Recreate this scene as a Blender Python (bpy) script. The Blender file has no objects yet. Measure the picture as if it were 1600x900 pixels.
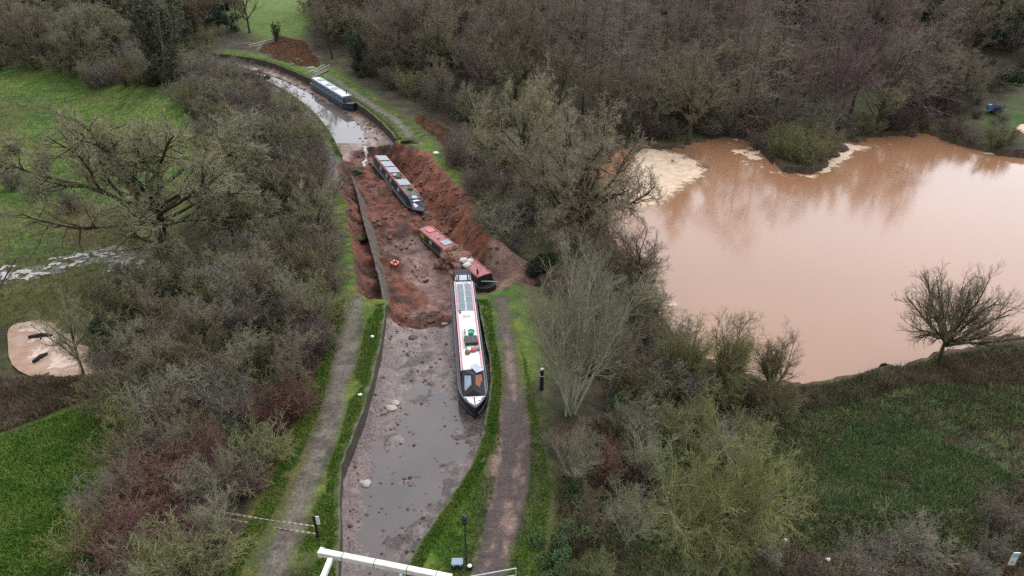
import bpy, math, random
import numpy as np
from mathutils import Matrix, Vector
R = math.radians
S = bpy.context.scene
COL = S.collection
# ------------------------------------------------------------------ camera, sky, sun, exposure
CAMH, PITCH, FPX = 31.0, 30.0, 1100.0
cd = bpy.data.cameras.new('camera'); cam = bpy.data.objects.new('camera', cd); COL.objects.link(cam)
cam.location = (0, 0, CAMH); cam.rotation_euler = (R(90 - PITCH), 0, 0)
cd.sensor_width = 36; cd.lens = 36 * FPX / 1600; cd.clip_start = 0.5; cd.clip_end = 5000
S.camera = cam
W = bpy.data.worlds.new('World'); S.world = W; W.use_nodes = True
nt = W.node_tree; bg = nt.nodes['Background']
sky = nt.nodes.new('ShaderNodeTexSky'); sky.sky_type = 'NISHITA'; sky.sun_disc = False
SUN_EL, SUN_ROT = 63.0, 30.0
sky.sun_elevation = R(SUN_EL); sky.sun_rotation = R(SUN_ROT); sky.air_density = 1.0; sky.dust_density = 4.0; sky.ozone_density = 1.0
hs = nt.nodes.new('ShaderNodeHueSaturation'); hs.inputs['Saturation'].default_value = 0.38
nt.links.new(sky.outputs[0], hs.inputs['Color']); mixn = nt.nodes.new('ShaderNodeMix'); mixn.data_type = 'RGBA'; mixn.inputs[0].default_value = .6; mixn.inputs[7].default_value = (8.2, 8.4, 9.0, 1)   # the cloud deck
geo_ = nt.nodes.new('ShaderNodeNewGeometry'); dt = nt.nodes.new('ShaderNodeVectorMath'); dt.operation = 'DOT_PRODUCT'; dt.inputs[1].default_value = (-.39, -.78, -.48)
mr_ = nt.nodes.new('ShaderNodeMapRange'); mr_.interpolation_type = 'SMOOTHSTEP'; mr_.inputs[1].default_value = .45; mr_.inputs[2].default_value = 1; mr_.inputs[3].default_value = .75; mr_.inputs[4].default_value = 3.0
sc_ = nt.nodes.new('ShaderNodeVectorMath'); sc_.operation = 'SCALE'; sc_.inputs[0].default_value = (8.2, 8.4, 9.0)     # brighter cloud to the north-east
nt.links.new(geo_.outputs['Incoming'], dt.inputs[0]); nt.links.new(dt.outputs['Value'], mr_.inputs[0]); nt.links.new(mr_.outputs[0], sc_.inputs['Scale']); nt.links.new(sc_.outputs[0], mixn.inputs[7])
nt.links.new(hs.outputs[0], mixn.inputs[6]); nt.links.new(mixn.outputs[2], bg.inputs['Color'])
bg.inputs['Strength'].default_value = 0.11
sl = bpy.data.lights.new('sun', 'SUN'); sl.energy = 0.5; sl.angle = R(40); sl.color = (1, .97, .92)
sun = bpy.data.objects.new('sun', sl); COL.objects.link(sun)
sun.rotation_euler = (R(90 - SUN_EL), 0, R(180 - SUN_ROT))
S.view_settings.view_transform = 'Standard'; S.view_settings.look = 'None'
S.view_settings.gamma = 1; S.view_settings.use_curve_mapping = False; S.view_settings.exposure = 0.7
S.cycles.max_bounces = 5; S.cycles.diffuse_bounces = 2; S.cycles.glossy_bounces = 2
S.cycles.transmission_bounces = 3; S.cycles.transparent_max_bounces = 8
S.cycles.use_denoising = False
S.cycles.sample_clamp_indirect = 1.5; S.cycles.sample_clamp_direct = 6.0; S.cycles.volume_bounces = 0
rng = np.random.default_rng(7); random.seed(7)

# ------------------------------------------------------------------ helpers: points, noise, polygons
CP, SP = math.cos(R(PITCH)), math.sin(R(PITCH))
def ray(px, py):
    u = (px - 800) / FPX; v = (450 - py) / FPX
    return u, CP + v * SP, -SP + v * CP
def at(px, py, h=0.0):
    """the world point at height h that the survey photo shows at px, py"""
    a, b, c = ray(px, py); t = (h - CAMH) / c
    return np.array([a * t, b * t, h])
def hsh(ix, iy, s):
    n = (ix.astype(np.int64) * 374761393 + iy.astype(np.int64) * 668265263 + s * 1442695041) & 0xffffffff
    n = ((n ^ (n >> 13)) * 1274126177) & 0xffffffff
    return ((n ^ (n >> 16)) & 0xffff) / 65535.0
def vnoise(x, y, s=0):
    ix = np.floor(x); iy = np.floor(y); fx = x - ix; fy = y - iy
    fx = fx * fx * (3 - 2 * fx); fy = fy * fy * (3 - 2 * fy)
    a = hsh(ix, iy, s); b = hsh(ix + 1, iy, s); c = hsh(ix, iy + 1, s); d = hsh(ix + 1, iy + 1, s)
    return (a * (1 - fx) + b * fx) * (1 - fy) + (c * (1 - fx) + d * fx) * fy
def fbm(x, y, s=0, o=4):
    r = 0; a = .5; t = 0
    for i in range(o):
        r = r + a * vnoise(x, y, s + i * 17); t += a; a *= .5; x = x * 2.03 + 5.1; y = y * 2.03 + 1.7
    return r / t
def sstep(x, a, b):
    t = np.clip((x - a) / (b - a), 0, 1); return t * t * (3 - 2 * t)
def segdist(X, Y, line):
    d = np.full(X.shape, 1e9)
    for (ax, ay), (bx, by) in zip(line[:-1], line[1:]):
        vx, vy = bx - ax, by - ay
        t = np.clip(((X - ax) * vx + (Y - ay) * vy) / (vx * vx + vy * vy + 1e-9), 0, 1)
        d = np.minimum(d, np.hypot(X - ax - t * vx, Y - ay - t * vy))
    return d
def inside(X, Y, poly):
    c = np.zeros(X.shape, bool); n = len(poly)
    for i in range(n):
        (ax, ay), (bx, by) = poly[i], poly[(i + 1) % n]
        if ay == by: continue
        c ^= ((ay > Y) != (by > Y)) & (X < (bx - ax) * (Y - ay) / (by - ay) + ax)
    return c
def sdist(X, Y, poly):
    """signed distance, positive inside"""
    poly = [tuple(p[:2]) for p in poly]
    d = segdist(X, Y, poly + [poly[0]])
    return np.where(inside(X, Y, poly), d, -d)
def poly_at(pts, h=0.0):
    out = []
    for p in pts:
        q = at(p[0], p[1], p[2] if len(p) > 2 else h); out.append((q[0], q[1]))
    return out
def smooth_line(pts, n=2):
    pts = [np.array(p, float) for p in pts]
    for _ in range(n):
        o = [pts[0]]
        for a, b in zip(pts[:-1], pts[1:]): o += [a * .75 + b * .25, a * .25 + b * .75]
        o.append(pts[-1]); pts = o
    return pts

# ------------------------------------------------------------------ helpers: meshes and materials
def mesh_np(name, V, F, smooth=False):
    me = bpy.data.meshes.new(name); V = np.asarray(V, np.float32); F = np.asarray(F, np.int32)
    k = F.shape[1]
    me.vertices.add(len(V)); me.vertices.foreach_set('co', V.ravel())
    me.loops.add(F.size); me.loops.foreach_set('vertex_index', F.ravel())
    me.polygons.add(len(F)); me.polygons.foreach_set('loop_start', np.arange(0, F.size, k, dtype=np.int32))
    me.polygons.foreach_set('loop_total', np.full(len(F), k, np.int32))
    if smooth: me.polygons.foreach_set('use_smooth', np.ones(len(F), bool))
    me.update(calc_edges=True); me.validate()
    return me
def link(name, me, mat=None, parent=None):
    o = bpy.data.objects.new(name, me)
    if mat is not None and me is not None and not me.materials: me.materials.append(mat)
    COL.objects.link(o)
    if parent is not None: o.parent = parent
    return o
def tag(o, label=None, cat=None, group=None, kind=None):
    if label: o['label'] = label
    if cat: o['category'] = cat
    if group: o['group'] = group
    if kind: o['kind'] = kind
    return o
def thing(name, label, cat, M=None, group=None):
    o = bpy.data.objects.new(name, None); COL.objects.link(o); o.empty_display_size = .3
    if M is not None: o.matrix_world = M if isinstance(M, Matrix) else Matrix.Translation(Vector([float(c) for c in M]))
    return tag(o, label, cat, group)
def dup(o, loc, rz=0.0, sc=1.0, label=None, group=None):
    c = o.copy(); COL.objects.link(c)
    c.location = loc; c.rotation_euler = (0, 0, rz)
    c.scale = sc if isinstance(sc, tuple) else (sc, sc, sc)
    if label: c['label'] = label
    if group: c['group'] = group
    for ch in o.children:
        d = ch.copy(); COL.objects.link(d); d.parent = c
    return c
class MB:
    def __init__(s): s.v = []; s.f = []
    def add(s, v, f):
        n = len(s.v); s.v += [tuple(map(float, p)) for p in v]; s.f += [tuple(i + n for i in q) for q in f]; return s
    def box(s, c, d, rz=0, top=1.0, ry=0, rx=0):
        x, y, z = d[0] / 2, d[1] / 2, d[2] / 2
        v = [Vector((a * x * (top if k > 0 else 1), b * y * (top if k > 0 else 1), k * z)) for k in (-1, 1) for a, b in ((-1, -1), (1, -1), (1, 1), (-1, 1))]
        M = Matrix.Translation(c) @ Matrix.Rotation(rz, 4, 'Z') @ Matrix.Rotation(ry, 4, 'Y') @ Matrix.Rotation(rx, 4, 'X')
        return s.add([M @ p for p in v], [(3, 2, 1, 0), (4, 5, 6, 7), (0, 1, 5, 4), (1, 2, 6, 5), (2, 3, 7, 6), (3, 0, 4, 7)])
    def tube(s, pts, r, n=8, cap=True):
        pts = [Vector(p) for p in pts]; rs = r if isinstance(r, (list, tuple)) else [r] * len(pts); vs = []; fs = []
        for i, p in enumerate(pts):
            t = (pts[min(i + 1, len(pts) - 1)] - pts[max(i - 1, 0)]).normalized()
            a = t.cross(Vector((0, 0, 1)) if abs(t.z) < .9 else Vector((1, 0, 0))).normalized(); b = t.cross(a)
            vs += [p + (a * math.cos(2 * math.pi * k / n) + b * math.sin(2 * math.pi * k / n)) * rs[i] for k in range(n)]
        for i in range(len(pts) - 1):
            fs += [(i * n + k, i * n + (k + 1) % n, (i + 1) * n + (k + 1) % n, (i + 1) * n + k) for k in range(n)]
        if cap: fs += [tuple(range(n))[::-1], tuple((len(pts) - 1) * n + k for k in range(n))]
        return s.add(vs, fs)
    def lathe(s, prof, n=16, c=(0, 0, 0)):
        vs = []; fs = []
        for r, z in prof: vs += [(c[0] + r * math.cos(2 * math.pi * k / n), c[1] + r * math.sin(2 * math.pi * k / n), c[2] + z) for k in range(n)]
        for i in range(len(prof) - 1): fs += [(i * n + k, i * n + (k + 1) % n, (i + 1) * n + (k + 1) % n, (i + 1) * n + k) for k in range(n)]
        fs += [tuple(range(n))[::-1], tuple((len(prof) - 1) * n + k for k in range(n))]
        return s.add(vs, fs)
    def slab(s, quad, t):
        """a flat sheet of thickness t through a planar outline"""
        q = [Vector(p) for p in quad]; nrm = (q[1] - q[0]).cross(q[2] - q[0]).normalized() * t; n = len(q)
        return s.add(q + [p + nrm for p in q], [tuple(range(n))[::-1], tuple(range(n, 2 * n))] + [(k, (k + 1) % n, n + (k + 1) % n, n + k) for k in range(n)])
    def torus(s, R0, r, n=20, m=8, sy=1):
        vs = [((R0 + r * math.cos(2 * math.pi * j / m)) * math.cos(2 * math.pi * i / n), (R0 + r * math.cos(2 * math.pi * j / m)) * math.sin(2 * math.pi * i / n) * sy, r * math.sin(2 * math.pi * j / m)) for i in range(n) for j in range(m)]
        return s.add(vs, [(i * m + j, ((i + 1) % n) * m + j, ((i + 1) % n) * m + (j + 1) % m, i * m + (j + 1) % m) for i in range(n) for j in range(m)])
    def build(s, name, mat, parent=None, smooth=False, bevel=0):
        me = bpy.data.meshes.new(name); me.from_pydata(s.v, [], s.f); me.update()
        if smooth:
            for p in me.polygons: p.use_smooth = True
        o = link(name, me, mat, parent)
        if bevel:
            b = o.modifiers.new('bevel', 'BEVEL'); b.width = bevel; b.segments = 2; b.limit_method = 'ANGLE'
        return o
def lump(r, seed, sub=2, amp=.35, sq=(1, 1, .6)):
    """an irregular stone or bag shape"""
    import bmesh
    bm = bmesh.new(); bmesh.ops.create_icosphere(bm, subdivisions=sub, radius=1)
    g = np.random.default_rng(abs(int(seed))); ks = g.normal(0, 2.6, (7, 3)); ph = g.uniform(0, 6, 7)
    v = np.array([p.co[:] for p in bm.verts]); f = [tuple(q.index for q in p.verts) for p in bm.faces]; bm.free()
    m = 1 + amp * np.sin(v @ ks.T + ph).mean(1)
    return v * m[:, None] * np.array(sq) * r, f

MATS = {}
def mat(name, col, rough=.6, var=.25, scale=6.0, bump=0.0, metal=0.0, spec=.5, objvar=0.0, col2=None, coord='Object', detail=5):
    if name in MATS: return MATS[name]
    m = bpy.data.materials.new(name); m.use_nodes = True; t = m.node_tree; b = t.nodes['Principled BSDF']; L = t.links
    b.inputs['Roughness'].default_value = rough; b.inputs['Metallic'].default_value = metal
    b.inputs['Specular IOR Level'].default_value = spec
    tc = t.nodes.new('ShaderNodeTexCoord'); nz = t.nodes.new('ShaderNodeTexNoise'); nz.inputs['Scale'].default_value = scale; nz.inputs['Detail'].default_value = detail
    L.new(tc.outputs[coord], nz.inputs['Vector'])
    rp = t.nodes.new('ShaderNodeValToRGB'); rp.color_ramp.elements[0].position = .3; rp.color_ramp.elements[1].position = .7
    c2 = col2 or tuple(c * (1 + var) for c in col); c1 = col if col2 else tuple(c * (1 - var) for c in col)
    rp.color_ramp.elements[0].color = (*c1, 1); rp.color_ramp.elements[1].color = (*c2, 1)
    L.new(nz.outputs['Fac'], rp.inputs['Fac']); out = rp.outputs['Color']
    if objvar:
        oi = t.nodes.new('ShaderNodeObjectInfo'); mr = t.nodes.new('ShaderNodeMapRange'); mr.inputs[3].default_value = 1 - objvar; mr.inputs[4].default_value = 1 + objvar
        L.new(oi.outputs['Random'], mr.inputs[0]); h = t.nodes.new('ShaderNodeHueSaturation'); L.new(mr.outputs[0], h.inputs['Value']); L.new(out, h.inputs['Color'])
        ms = t.nodes.new('ShaderNodeMath'); ms.operation = 'MULTIPLY_ADD'; ms.inputs[1].default_value = .06; ms.inputs[2].default_value = .47; L.new(oi.outputs['Random'], ms.inputs[0]); L.new(ms.outputs[0], h.inputs['Hue']); out = h.outputs['Color']
    L.new(out, b.inputs['Base Color'])
    if bump:
        bp = t.nodes.new('ShaderNodeBump'); bp.inputs['Strength'].default_value = bump; bp.inputs['Distance'].default_value = .05
        L.new(nz.outputs['Fac'], bp.inputs['Height']); L.new(bp.outputs[0], b.inputs['Normal'])
    MATS[name] = m
    return m
# ------------------------------------------------------------------ lie of the land
LAKE = -4.0; POOL = -5.0
LEFT_NEAR = [(515, 1000), (521, 920), (527, 850), (527, 740), (533, 717), (545, 690), (566, 637), (582, 580), (594, 527), (600, 476)]
RIGHT_NEAR = [(600, 1000), (630, 915), (648, 868), (696, 795), (730, 745), (744, 722), (755, 690), (765, 640), (771, 600), (769, 562), (759, 517), (750, 470)]
LEFT_FAR = [(533, 243), (518, 212), (503, 190), (478, 164), (448, 143), (418, 127), (392, 115), (355, 106), (315, 100), (270, 96), (200, 92)]
RIGHT_FAR = [(621, 218), (612, 206), (588, 182), (556, 159), (530, 143), (483, 122), (450, 107), (420, 96), (385, 89), (350, 85), (308, 82), (260, 79), (200, 76)]
lnl, rnl, lfl, rfl = [smooth_line(poly_at(l), 2) for l in (LEFT_NEAR, RIGHT_NEAR, LEFT_FAR, RIGHT_FAR)]
canal_near = [tuple(p) for p in lnl] + [tuple(p) for p in rnl[::-1]]
canal_far = [tuple(p) for p in lfl] + [tuple(p) for p in rfl[::-1]]
breach = poly_at([(533, 243), (520, 262), (538, 300), (541, 350), (551, 400), (559, 445), (576, 468), (600, 472)]) + \
    poly_at([(607, 503), (628, 512), (650, 518), (690, 513), (716, 500)], -1.35) + \
    poly_at([(751, 466), (765, 459), (790, 452), (812, 440), (905, 440), (960, 420), (960, 380), (860, 378), (800, 376), (765, 366), (748, 332), (735, 308), (712, 285), (692, 263), (675, 243), (656, 229), (622, 221)]) + \
    poly_at([(612, 226), (580, 228), (548, 236)], -1.35)
bank = poly_at([(340, 1010), (370, 900), (440, 790), (490, 690), (520, 600), (533, 520), (540, 440), (522, 360), (505, 280), (470, 205), (420, 155), (360, 125), (290, 107), (190, 100), (190, 66), (300, 74), (400, 80), (450, 88), (520, 108), (570, 140), (620, 172), (665, 207), (692, 250), (735, 300), (745, 335), (765, 375), (800, 440), (825, 520), (835, 600), (850, 700), (838, 800), (812, 900), (800, 1010)])
lake = poly_at([(975, 450), (962, 400), (945, 350), (925, 310), (935, 265), (970, 234), (1060, 230), (1130, 216), (1165, 216), (1190, 235), (1225, 268), (1262, 272), (1290, 250), (1330, 222), (1400, 213), (1450, 210), (1495, 228), (1560, 243), (1640, 250), (1800, 245), (2300, 240), (2300, 480), (1900, 515), (1700, 526), (1600, 537), (1535, 546), (1480, 560), (1420, 577), (1380, 590), (1330, 599), (1240, 604), (1150, 590), (1090, 560), (1040, 520), (1000, 490)], LAKE)
pool = [tuple(p) for p in smooth_line(poly_at([(60, 508), (105, 520), (118, 548), (138, 575), (140, 584), (100, 580), (58, 578), (35, 550), (20, 514), (60, 508)], POOL), 2)]
def poolsd(X, Y): return sdist(X, Y, pool) + (fbm(X / 1.8, Y / 1.8, 43) - .5) * 3.2 + (fbm(X / .5, Y / .5, 44, 2) - .5) * 1.2
stream = smooth_line(poly_at([(-60, 430), (10, 428), (60, 420), (100, 408), (140, 395), (170, 390), (205, 412), (215, 440)], POOL), 2)
CTRL = [(430, 900, 0), (500, 720, 0), (545, 560, 0), (560, 470, 0), (520, 265, 0), (490, 205, 0), (440, 155, 0), (380, 125, 0), (300, 100, 0),
 (100, 880, -4), (20, 760, -4.2), (150, 700, -4), (60, 620, -4.7), (130, 610, -4.75), (80, 545, -5.1), (10, 500, -5), (150, 500, -4.9), (100, 405, -5.1), (150, 330, -4.6), (50, 200, -4), (100, 130, -3), (0, 110, -3), (-150, 300, -4.5), (-150, 600, -4.5), (-100, 850, -4.5),
 (300, 650, -2.4), (350, 500, -2.6), (300, 300, -3.5), (250, 850, -2.6), (400, 300, -2.4), (400, 750, -1),
 (770, 900, 0), (810, 750, 0), (800, 600, 0), (785, 480, 0), (870, 750, -.7), (880, 640, -.9), (950, 600, -2.2), (1000, 560, -3.2), (900, 410, -3.1), (950, 400, -3.6),
 (1000, 800, -1.6), (1130, 880, -1.4), (1300, 880, -1.2), (1577, 890, -.8), (1300, 700, -2.5), (1500, 650, -2.3), (1470, 570, -3.3), (1240, 612, -3.8), (1600, 545, -3.2), (1650, 700, -1.3), (1800, 800, -1),
 (647, 219, 0), (587, 172, 0), (540, 130, 0), (510, 110, 0), (430, 85, 0), (720, 200, -1.2), (760, 300, -1.4), (800, 250, -2.6), (900, 340, -2.8), (1000, 200, -3.6), (1150, 208, -3.9), (1330, 190, -3.7), (1450, 190, -3.4), (1500, 205, -3.4), (1545, 195, -2.6), (1600, 150, -1.5), (1560, 165, -2.2), (1620, 210, -3.6),
 (1000, 100, -1), (1300, 80, 0), (1550, 60, 2), (800, 60, 0), (600, 40, 1), (420, 20, 1.5), (430, 55, .3), (200, 60, -1.5), (50, 60, -1.5), (-200, 80, -2)]
cxyz = np.array([at(*c) for c in CTRL] + [(-500, 300, 4), (500, 300, 6), (0, 600, 8), (400, 600, 12), (-400, 600, 8), (0, 1500, 20), (-60, 0, -3), (0, 0, 0), (60, 0, -1), (0, -100, 0), (-300, 50, -3), (300, 50, 2)])
BCTRL = [(547, 300, -1.5), (555, 340, -1.7), (560, 400, -1.7), (578, 440, -1.8), (538, 262, -1.2), (572, 330, -1.9), (588, 400, -2.0), (608, 470, -2.0), (585, 290, -2.5), (610, 330, -3.3), (640, 400, -3.9), (680, 430, -4), (620, 280, -3.4), (600, 262, -3), (575, 248, -2.4), (640, 242, -2.2),
 (660, 252, -1.1), (682, 278, -1.3), (690, 315, -2.9), (722, 322, -1.1), (650, 285, -3.2), (742, 362, -1.6), (720, 390, -3.6), (700, 350, -3.7), (760, 395, -2.8), (760, 430, -3.3), (800, 415, -2.9), (860, 410, -3.0), (640, 485, -3), (620, 490, -2.5), (690, 485, -3.4), (740, 470, -3)]
bxyz = np.array([at(*c) for c in BCTRL])
def shep(X, Y, pts, e, p):
    num = 0; den = 0
    for x, y, z in pts:
        w = 1 / ((X - x) ** 2 + (Y - y) ** 2 + e) ** p; num = num + w * z; den = den + w
    return num / den
def terrain(X, Y):
    d0 = np.hypot(X, Y)
    h = shep(X, Y, cxyz, 6.0, 2.0)
    h = h + (fbm(X / 14, Y / 14, 3) - .5) * 1.2 + (fbm(X / 2.2, Y / 2.2, 9) - .5) * .3 + (fbm(X / .7, Y / .7, 19, 2) - .5) * .12
    sp = poolsd(X, Y)
    h = np.where(sp > -40, np.minimum(h, POOL - .03 - np.clip(sp + .1, -40, 2) * .14), h)
    ds = segdist(X, Y, [tuple(p) for p in stream])
    h = np.where(ds < 60, np.minimum(h, POOL - .35 + np.maximum(ds - 1.6, 0) * .14 + (fbm(X / .8, Y / .8, 45, 3) - .5) * .25), h)
    sb = sdist(X, Y, bank)
    w = sstep(sb, -5.0, .3)
    flat = (fbm(X / 5, Y / 5, 31) - .5) * .1 + (fbm(X / .5, Y / .5, 21, 2) - .5) * .05
    h = h * (1 - w) + flat * w
    sl_ = sdist(X, Y, lake)
    wob = (fbm(X / 3, Y / 3, 41) - .5) * 3.2 + (fbm(X / .9, Y / .9, 42, 2) - .5) * .9
    s2 = sl_ + wob
    h = np.where(s2 > 0, np.minimum(h, LAKE - .12 - np.minimum(s2 * .25, 1)), np.where((w > .3) | (s2 < -9), h, np.maximum(h, LAKE + .03 - s2 * .06)))
    # canal beds behind their walls
    cn = sdist(X, Y, canal_near); cf = sdist(X, Y, canal_far)
    dl = segdist(X, Y, [tuple(p) for p in lnl]); dr = segdist(X, Y, [tuple(p) for p in rnl])
    mud = (fbm(X / 1.6, Y / 1.6, 51) - .5) * .16 + (fbm(X / .45, Y / .45, 53, 3) - .5) * .13
    bn = -1.44 + .16 * np.exp(-(dl / (1.1 + .05 * Y * 0)) ** 2) + .10 * np.exp(-(dr / 2.0) ** 2) + mud + np.clip((Y - 35) * .009, 0, .16)
    drf = segdist(X, Y, [tuple(p) for p in rfl])
    bf = -1.46 + .22 * np.exp(-(drf / 3.2) ** 2) + mud * .8 + np.clip((100 - Y) * .012, -.05, .15)
    h = np.where(cn > -.34, h + (bn - h) * sstep(cn, -.2, .02), h)
    h = np.where(cf > -.34, h + (bf - h) * sstep(cf, -.2, .02), h)
    # the breach
    br = sdist(X, Y, breach) + (fbm(X / 2.2, Y / 2.2, 61) - .5) * 1.7 + (fbm(X / .5, Y / .5, 62, 2) - .5) * .06
    hb = shep(X, Y, bxyz, 2.0, 1.6)
    rough = (fbm(X / 3, Y / 3, 63) - .5) * 1.3 + (fbm(X / 1.1, Y / 1.1, 65, 3) - .5) * 1.05 + (np.abs(fbm(X / .35, Y / .35, 67, 2) - .5)) * .25
    hb = np.minimum(hb + rough, h)
    h = h + (hb - h) * sstep(br, 0, 1.2 + 2.6 * sstep(segdist(X, Y, poly_at([(656, 229), (692, 263), (735, 308), (765, 366)])), 7, 2.5))
    return h, br, cn, cf, sl_, sp, ds, sb

def axis(parts):
    o = []
    for a, b, s in parts: o.append(np.arange(a, b, s))
    return np.concatenate(o)
def geo(a, b, s, k=1.12):
    o = []; x = a
    while x < b: o.append(x); x += s; s *= k
    o.append(b); return np.array(o)
xs = np.concatenate([-geo(140, 1800, 3)[::-1][:-1], axis([(-140, -70, 1.4), (-70, -44, .5), (-44, 14, .24), (14, 70, .5), (70, 140, 1.2)]), geo(140, 1800, 3)])
ys = np.concatenate([-geo(-5, 250, 6)[::-1][:-1], axis([(5, 22, .6), (22, 100, .24), (100, 165, .42), (165, 260, 1.0)]), geo(260, 2200, 3)])
GX, GY = np.meshgrid(xs, ys)
GH, BR, CN, CF, SL, SPL, DS, SBK = terrain(GX, GY)
nx, ny = len(xs), len(ys)
def hz(x, y):
    """height of the built ground at a point"""
    i = int(np.clip(np.searchsorted(xs, x) - 1, 0, nx - 2)); j = int(np.clip(np.searchsorted(ys, y) - 1, 0, ny - 2))
    a = (x - xs[i]) / (xs[i + 1] - xs[i]); b = (y - ys[j]) / (ys[j + 1] - ys[j])
    return float((GH[j, i] * (1 - a) + GH[j, i + 1] * a) * (1 - b) + (GH[j + 1, i] * (1 - a) + GH[j + 1, i + 1] * a) * b)
def hzv(x, y):
    i = np.clip(np.searchsorted(xs, x) - 1, 0, nx - 2); j = np.clip(np.searchsorted(ys, y) - 1, 0, ny - 2)
    a = (x - xs[i]) / (xs[i + 1] - xs[i]); b = (y - ys[j]) / (ys[j + 1] - ys[j])
    return (GH[j, i] * (1 - a) + GH[j, i + 1] * a) * (1 - b) + (GH[j + 1, i] * (1 - a) + GH[j + 1, i + 1] * a) * b
def P(px, py):
    h = 0.0
    for _ in range(14):
        p = at(px, py, h); h = .5 * h + .5 * hz(p[0], p[1])
    p[2] = hz(p[0], p[1]); return p

# ground cover zones -> the ground's own colours
n1 = fbm(GX / 9, GY / 9, 71); n2 = fbm(GX / 1.7, GY / 1.7, 73); n3 = fbm(GX / .6, GY / .6, 75, 3); n4 = fbm(GX / 30, GY / 30, 77)
def C(*c): return np.array(c)[None, None, :]
def mixc(a, b, t): return a + (b - a) * np.clip(t, 0, 1)[..., None]
grassA, grassB, grassC = C(.06, .13, .015), C(.12, .155, .028), C(.04, .072, .017)
litterA, litterB = C(.058, .044, .03), C(.032, .031, .017)
soilA, soilB = C(.155, .057, .036), C(.055, .028, .022)
mudA, mudB = C(.235, .165, .15), C(.15, .098, .085)
pathA, pathB = C(.14, .117, .112), C(.07, .055, .05)
field = mixc(mixc(grassA, grassB, sstep(n2 * .5 + n1 * .5, .42, .68)), grassC, sstep(n3 * .4 + n1 * .6, .55, .35))
litter = mixc(litterA, litterB, sstep(n2, .35, .65))
def zone(px, h, soft=1.5, nz=2.0):
    s = sdist(GX, GY, poly_at(px, h)) + (n2 - .5) * nz * 2
    return sstep(s, -soft, soft)
alb = litter.copy()
alb = mixc(alb, litter * 1.0 + C(.02, .03, .0), sstep(n1, .5, .7))
far = sstep(GY, 230, 330)
alb = mixc(alb, field, far * .8)
lf = zone([(-400, 100), (60, 104), (130, 118), (240, 128), (330, 140), (350, 170), (330, 230), (300, 330), (250, 370), (210, 410), (180, 460), (110, 505), (0, 500), (-400, 520)], -4.3)
alb = mixc(alb, mixc(field * 1.12, C(.09, .085, .03), sstep(n4 + n1 * .5, .7, 1.0)), lf)
lf2 = zone([(-300, 690), (0, 668), (60, 640), (150, 620), (200, 640), (190, 690), (150, 740), (135, 820), (130, 1000), (-300, 1000)], -4.1)
alb = mixc(alb, mixc(field, grassA * .9, .4 * np.ones_like(n1)) * .72, lf2)
brk = zone([(-200, 590), (0, 575), (60, 583), (150, 590), (160, 615), (60, 640), (0, 668), (-200, 690)], -4.5, .8, 1.0)
alb = mixc(alb, mixc(C(.075, .036, .026), C(.045, .028, .02), sstep(n3, .4, .6)), brk)
alb = mixc(alb, C(.13, .075, .04), zone([(85, 320), (140, 315), (150, 370), (95, 375)], -4.6, 1.5, 2) * .7)
tf = zone([(330, -8), (480, -8), (490, 25), (470, 52), (440, 58), (400, 50), (370, 35), (345, 10)], 1.2, 3, 1)
alb = mixc(alb, mixc(C(.07, .135, .022), C(.11, .14, .03), n2), tf)
bp = zone([(405, 80), (415, 68), (440, 58), (475, 65), (495, 90), (500, 105), (470, 104), (430, 92)], 0, 2, 4)
alb = mixc(alb, mixc(C(.20, .115, .075), C(.10, .065, .045), sstep(n3 * .5 + n2 * .5, .42, .58)), bp)
# right hand mound: brown litter with green ivy and nettle patches
mound = zone([(1230, 615), (1330, 605), (1420, 600), (1600, 560), (2300, 500), (2300, 1000), (850, 1000), (870, 880), (1000, 760), (1150, 700)], -2.2)
alb = mixc(alb, mixc(C(.085, .068, .036), C(.065, .088, .026), sstep(n1, .4, .6)), mound)
ivyz = zone([(1290, 690), (1380, 650), (1500, 680), (1580, 720), (1560, 790), (1480, 820), (1360, 830), (1280, 800), (1260, 740)], -2.3, 3, 5)
alb = mixc(alb, mixc(C(.032, .055, .018), C(.045, .068, .022), n3), ivyz * sstep(n2, .3, .5))
brk2 = zone([(1400, 590), (1480, 572), (1600, 552), (1900, 530), (1900, 600), (1500, 622), (1420, 612)], -3.2, .8, 1.5)
alb = mixc(alb, C(.05, .03, .027), brk2)
rb = zone([(1500, 180), (1560, 175), (1610, 140), (1700, 150), (1700, 215), (1590, 205), (1545, 235), (1500, 225), (1470, 205)], -2.8, 2, 2)
alb = mixc(alb, mixc(C(.05, .085, .02), C(.06, .055, .025), sstep(n1, .4, .6)), rb)
orange = zone([(655, 180), (700, 195), (730, 260), (715, 265), (690, 225), (650, 195)], -.4, .8, 1)
alb = mixc(alb, mixc(C(.15, .08, .042), C(.08, .05, .03), sstep(n2, .4, .6)), orange * sstep(n1 * .5 + n2 * .5, .42, .55))
# banks: verge grass, paths
wb = sstep(SBK, -1.5, 1.0)
verge = mixc(mixc(C(.05, .12, .012), C(.10, .135, .02), sstep(n2, .4, .65)), C(.055, .06, .02), sstep(n1 * .6 + n3 * .4, .55, .38))
alb = mixc(alb, verge, wb)
def pathmask(px, w, h=0, soft=.5):
    d = segdist(GX, GY, [tuple(p) for p in smooth_line(poly_at(px, h), 2)])
    return sstep(d + (n2 - .5) * .7 + (n3 - .5) * .4, w + soft, w - soft), d
TOW = [(391, 1000), (424, 905), (445, 850), (467, 790), (500, 710), (522, 640), (539, 560), (557, 468)]
pl, dpl = pathmask(TOW, .55)
plw, _ = pathmask([(p[0] - 12, p[1]) for p in TOW], 1.5, 0, 1.0)
alb = mixc(alb, C(.075, .07, .03), plw * .75)
yl, _ = pathmask([(p[0] - 58, p[1]) for p in TOW[:-1]] + [(515, 470)], 1.0, 0, .8)
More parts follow.
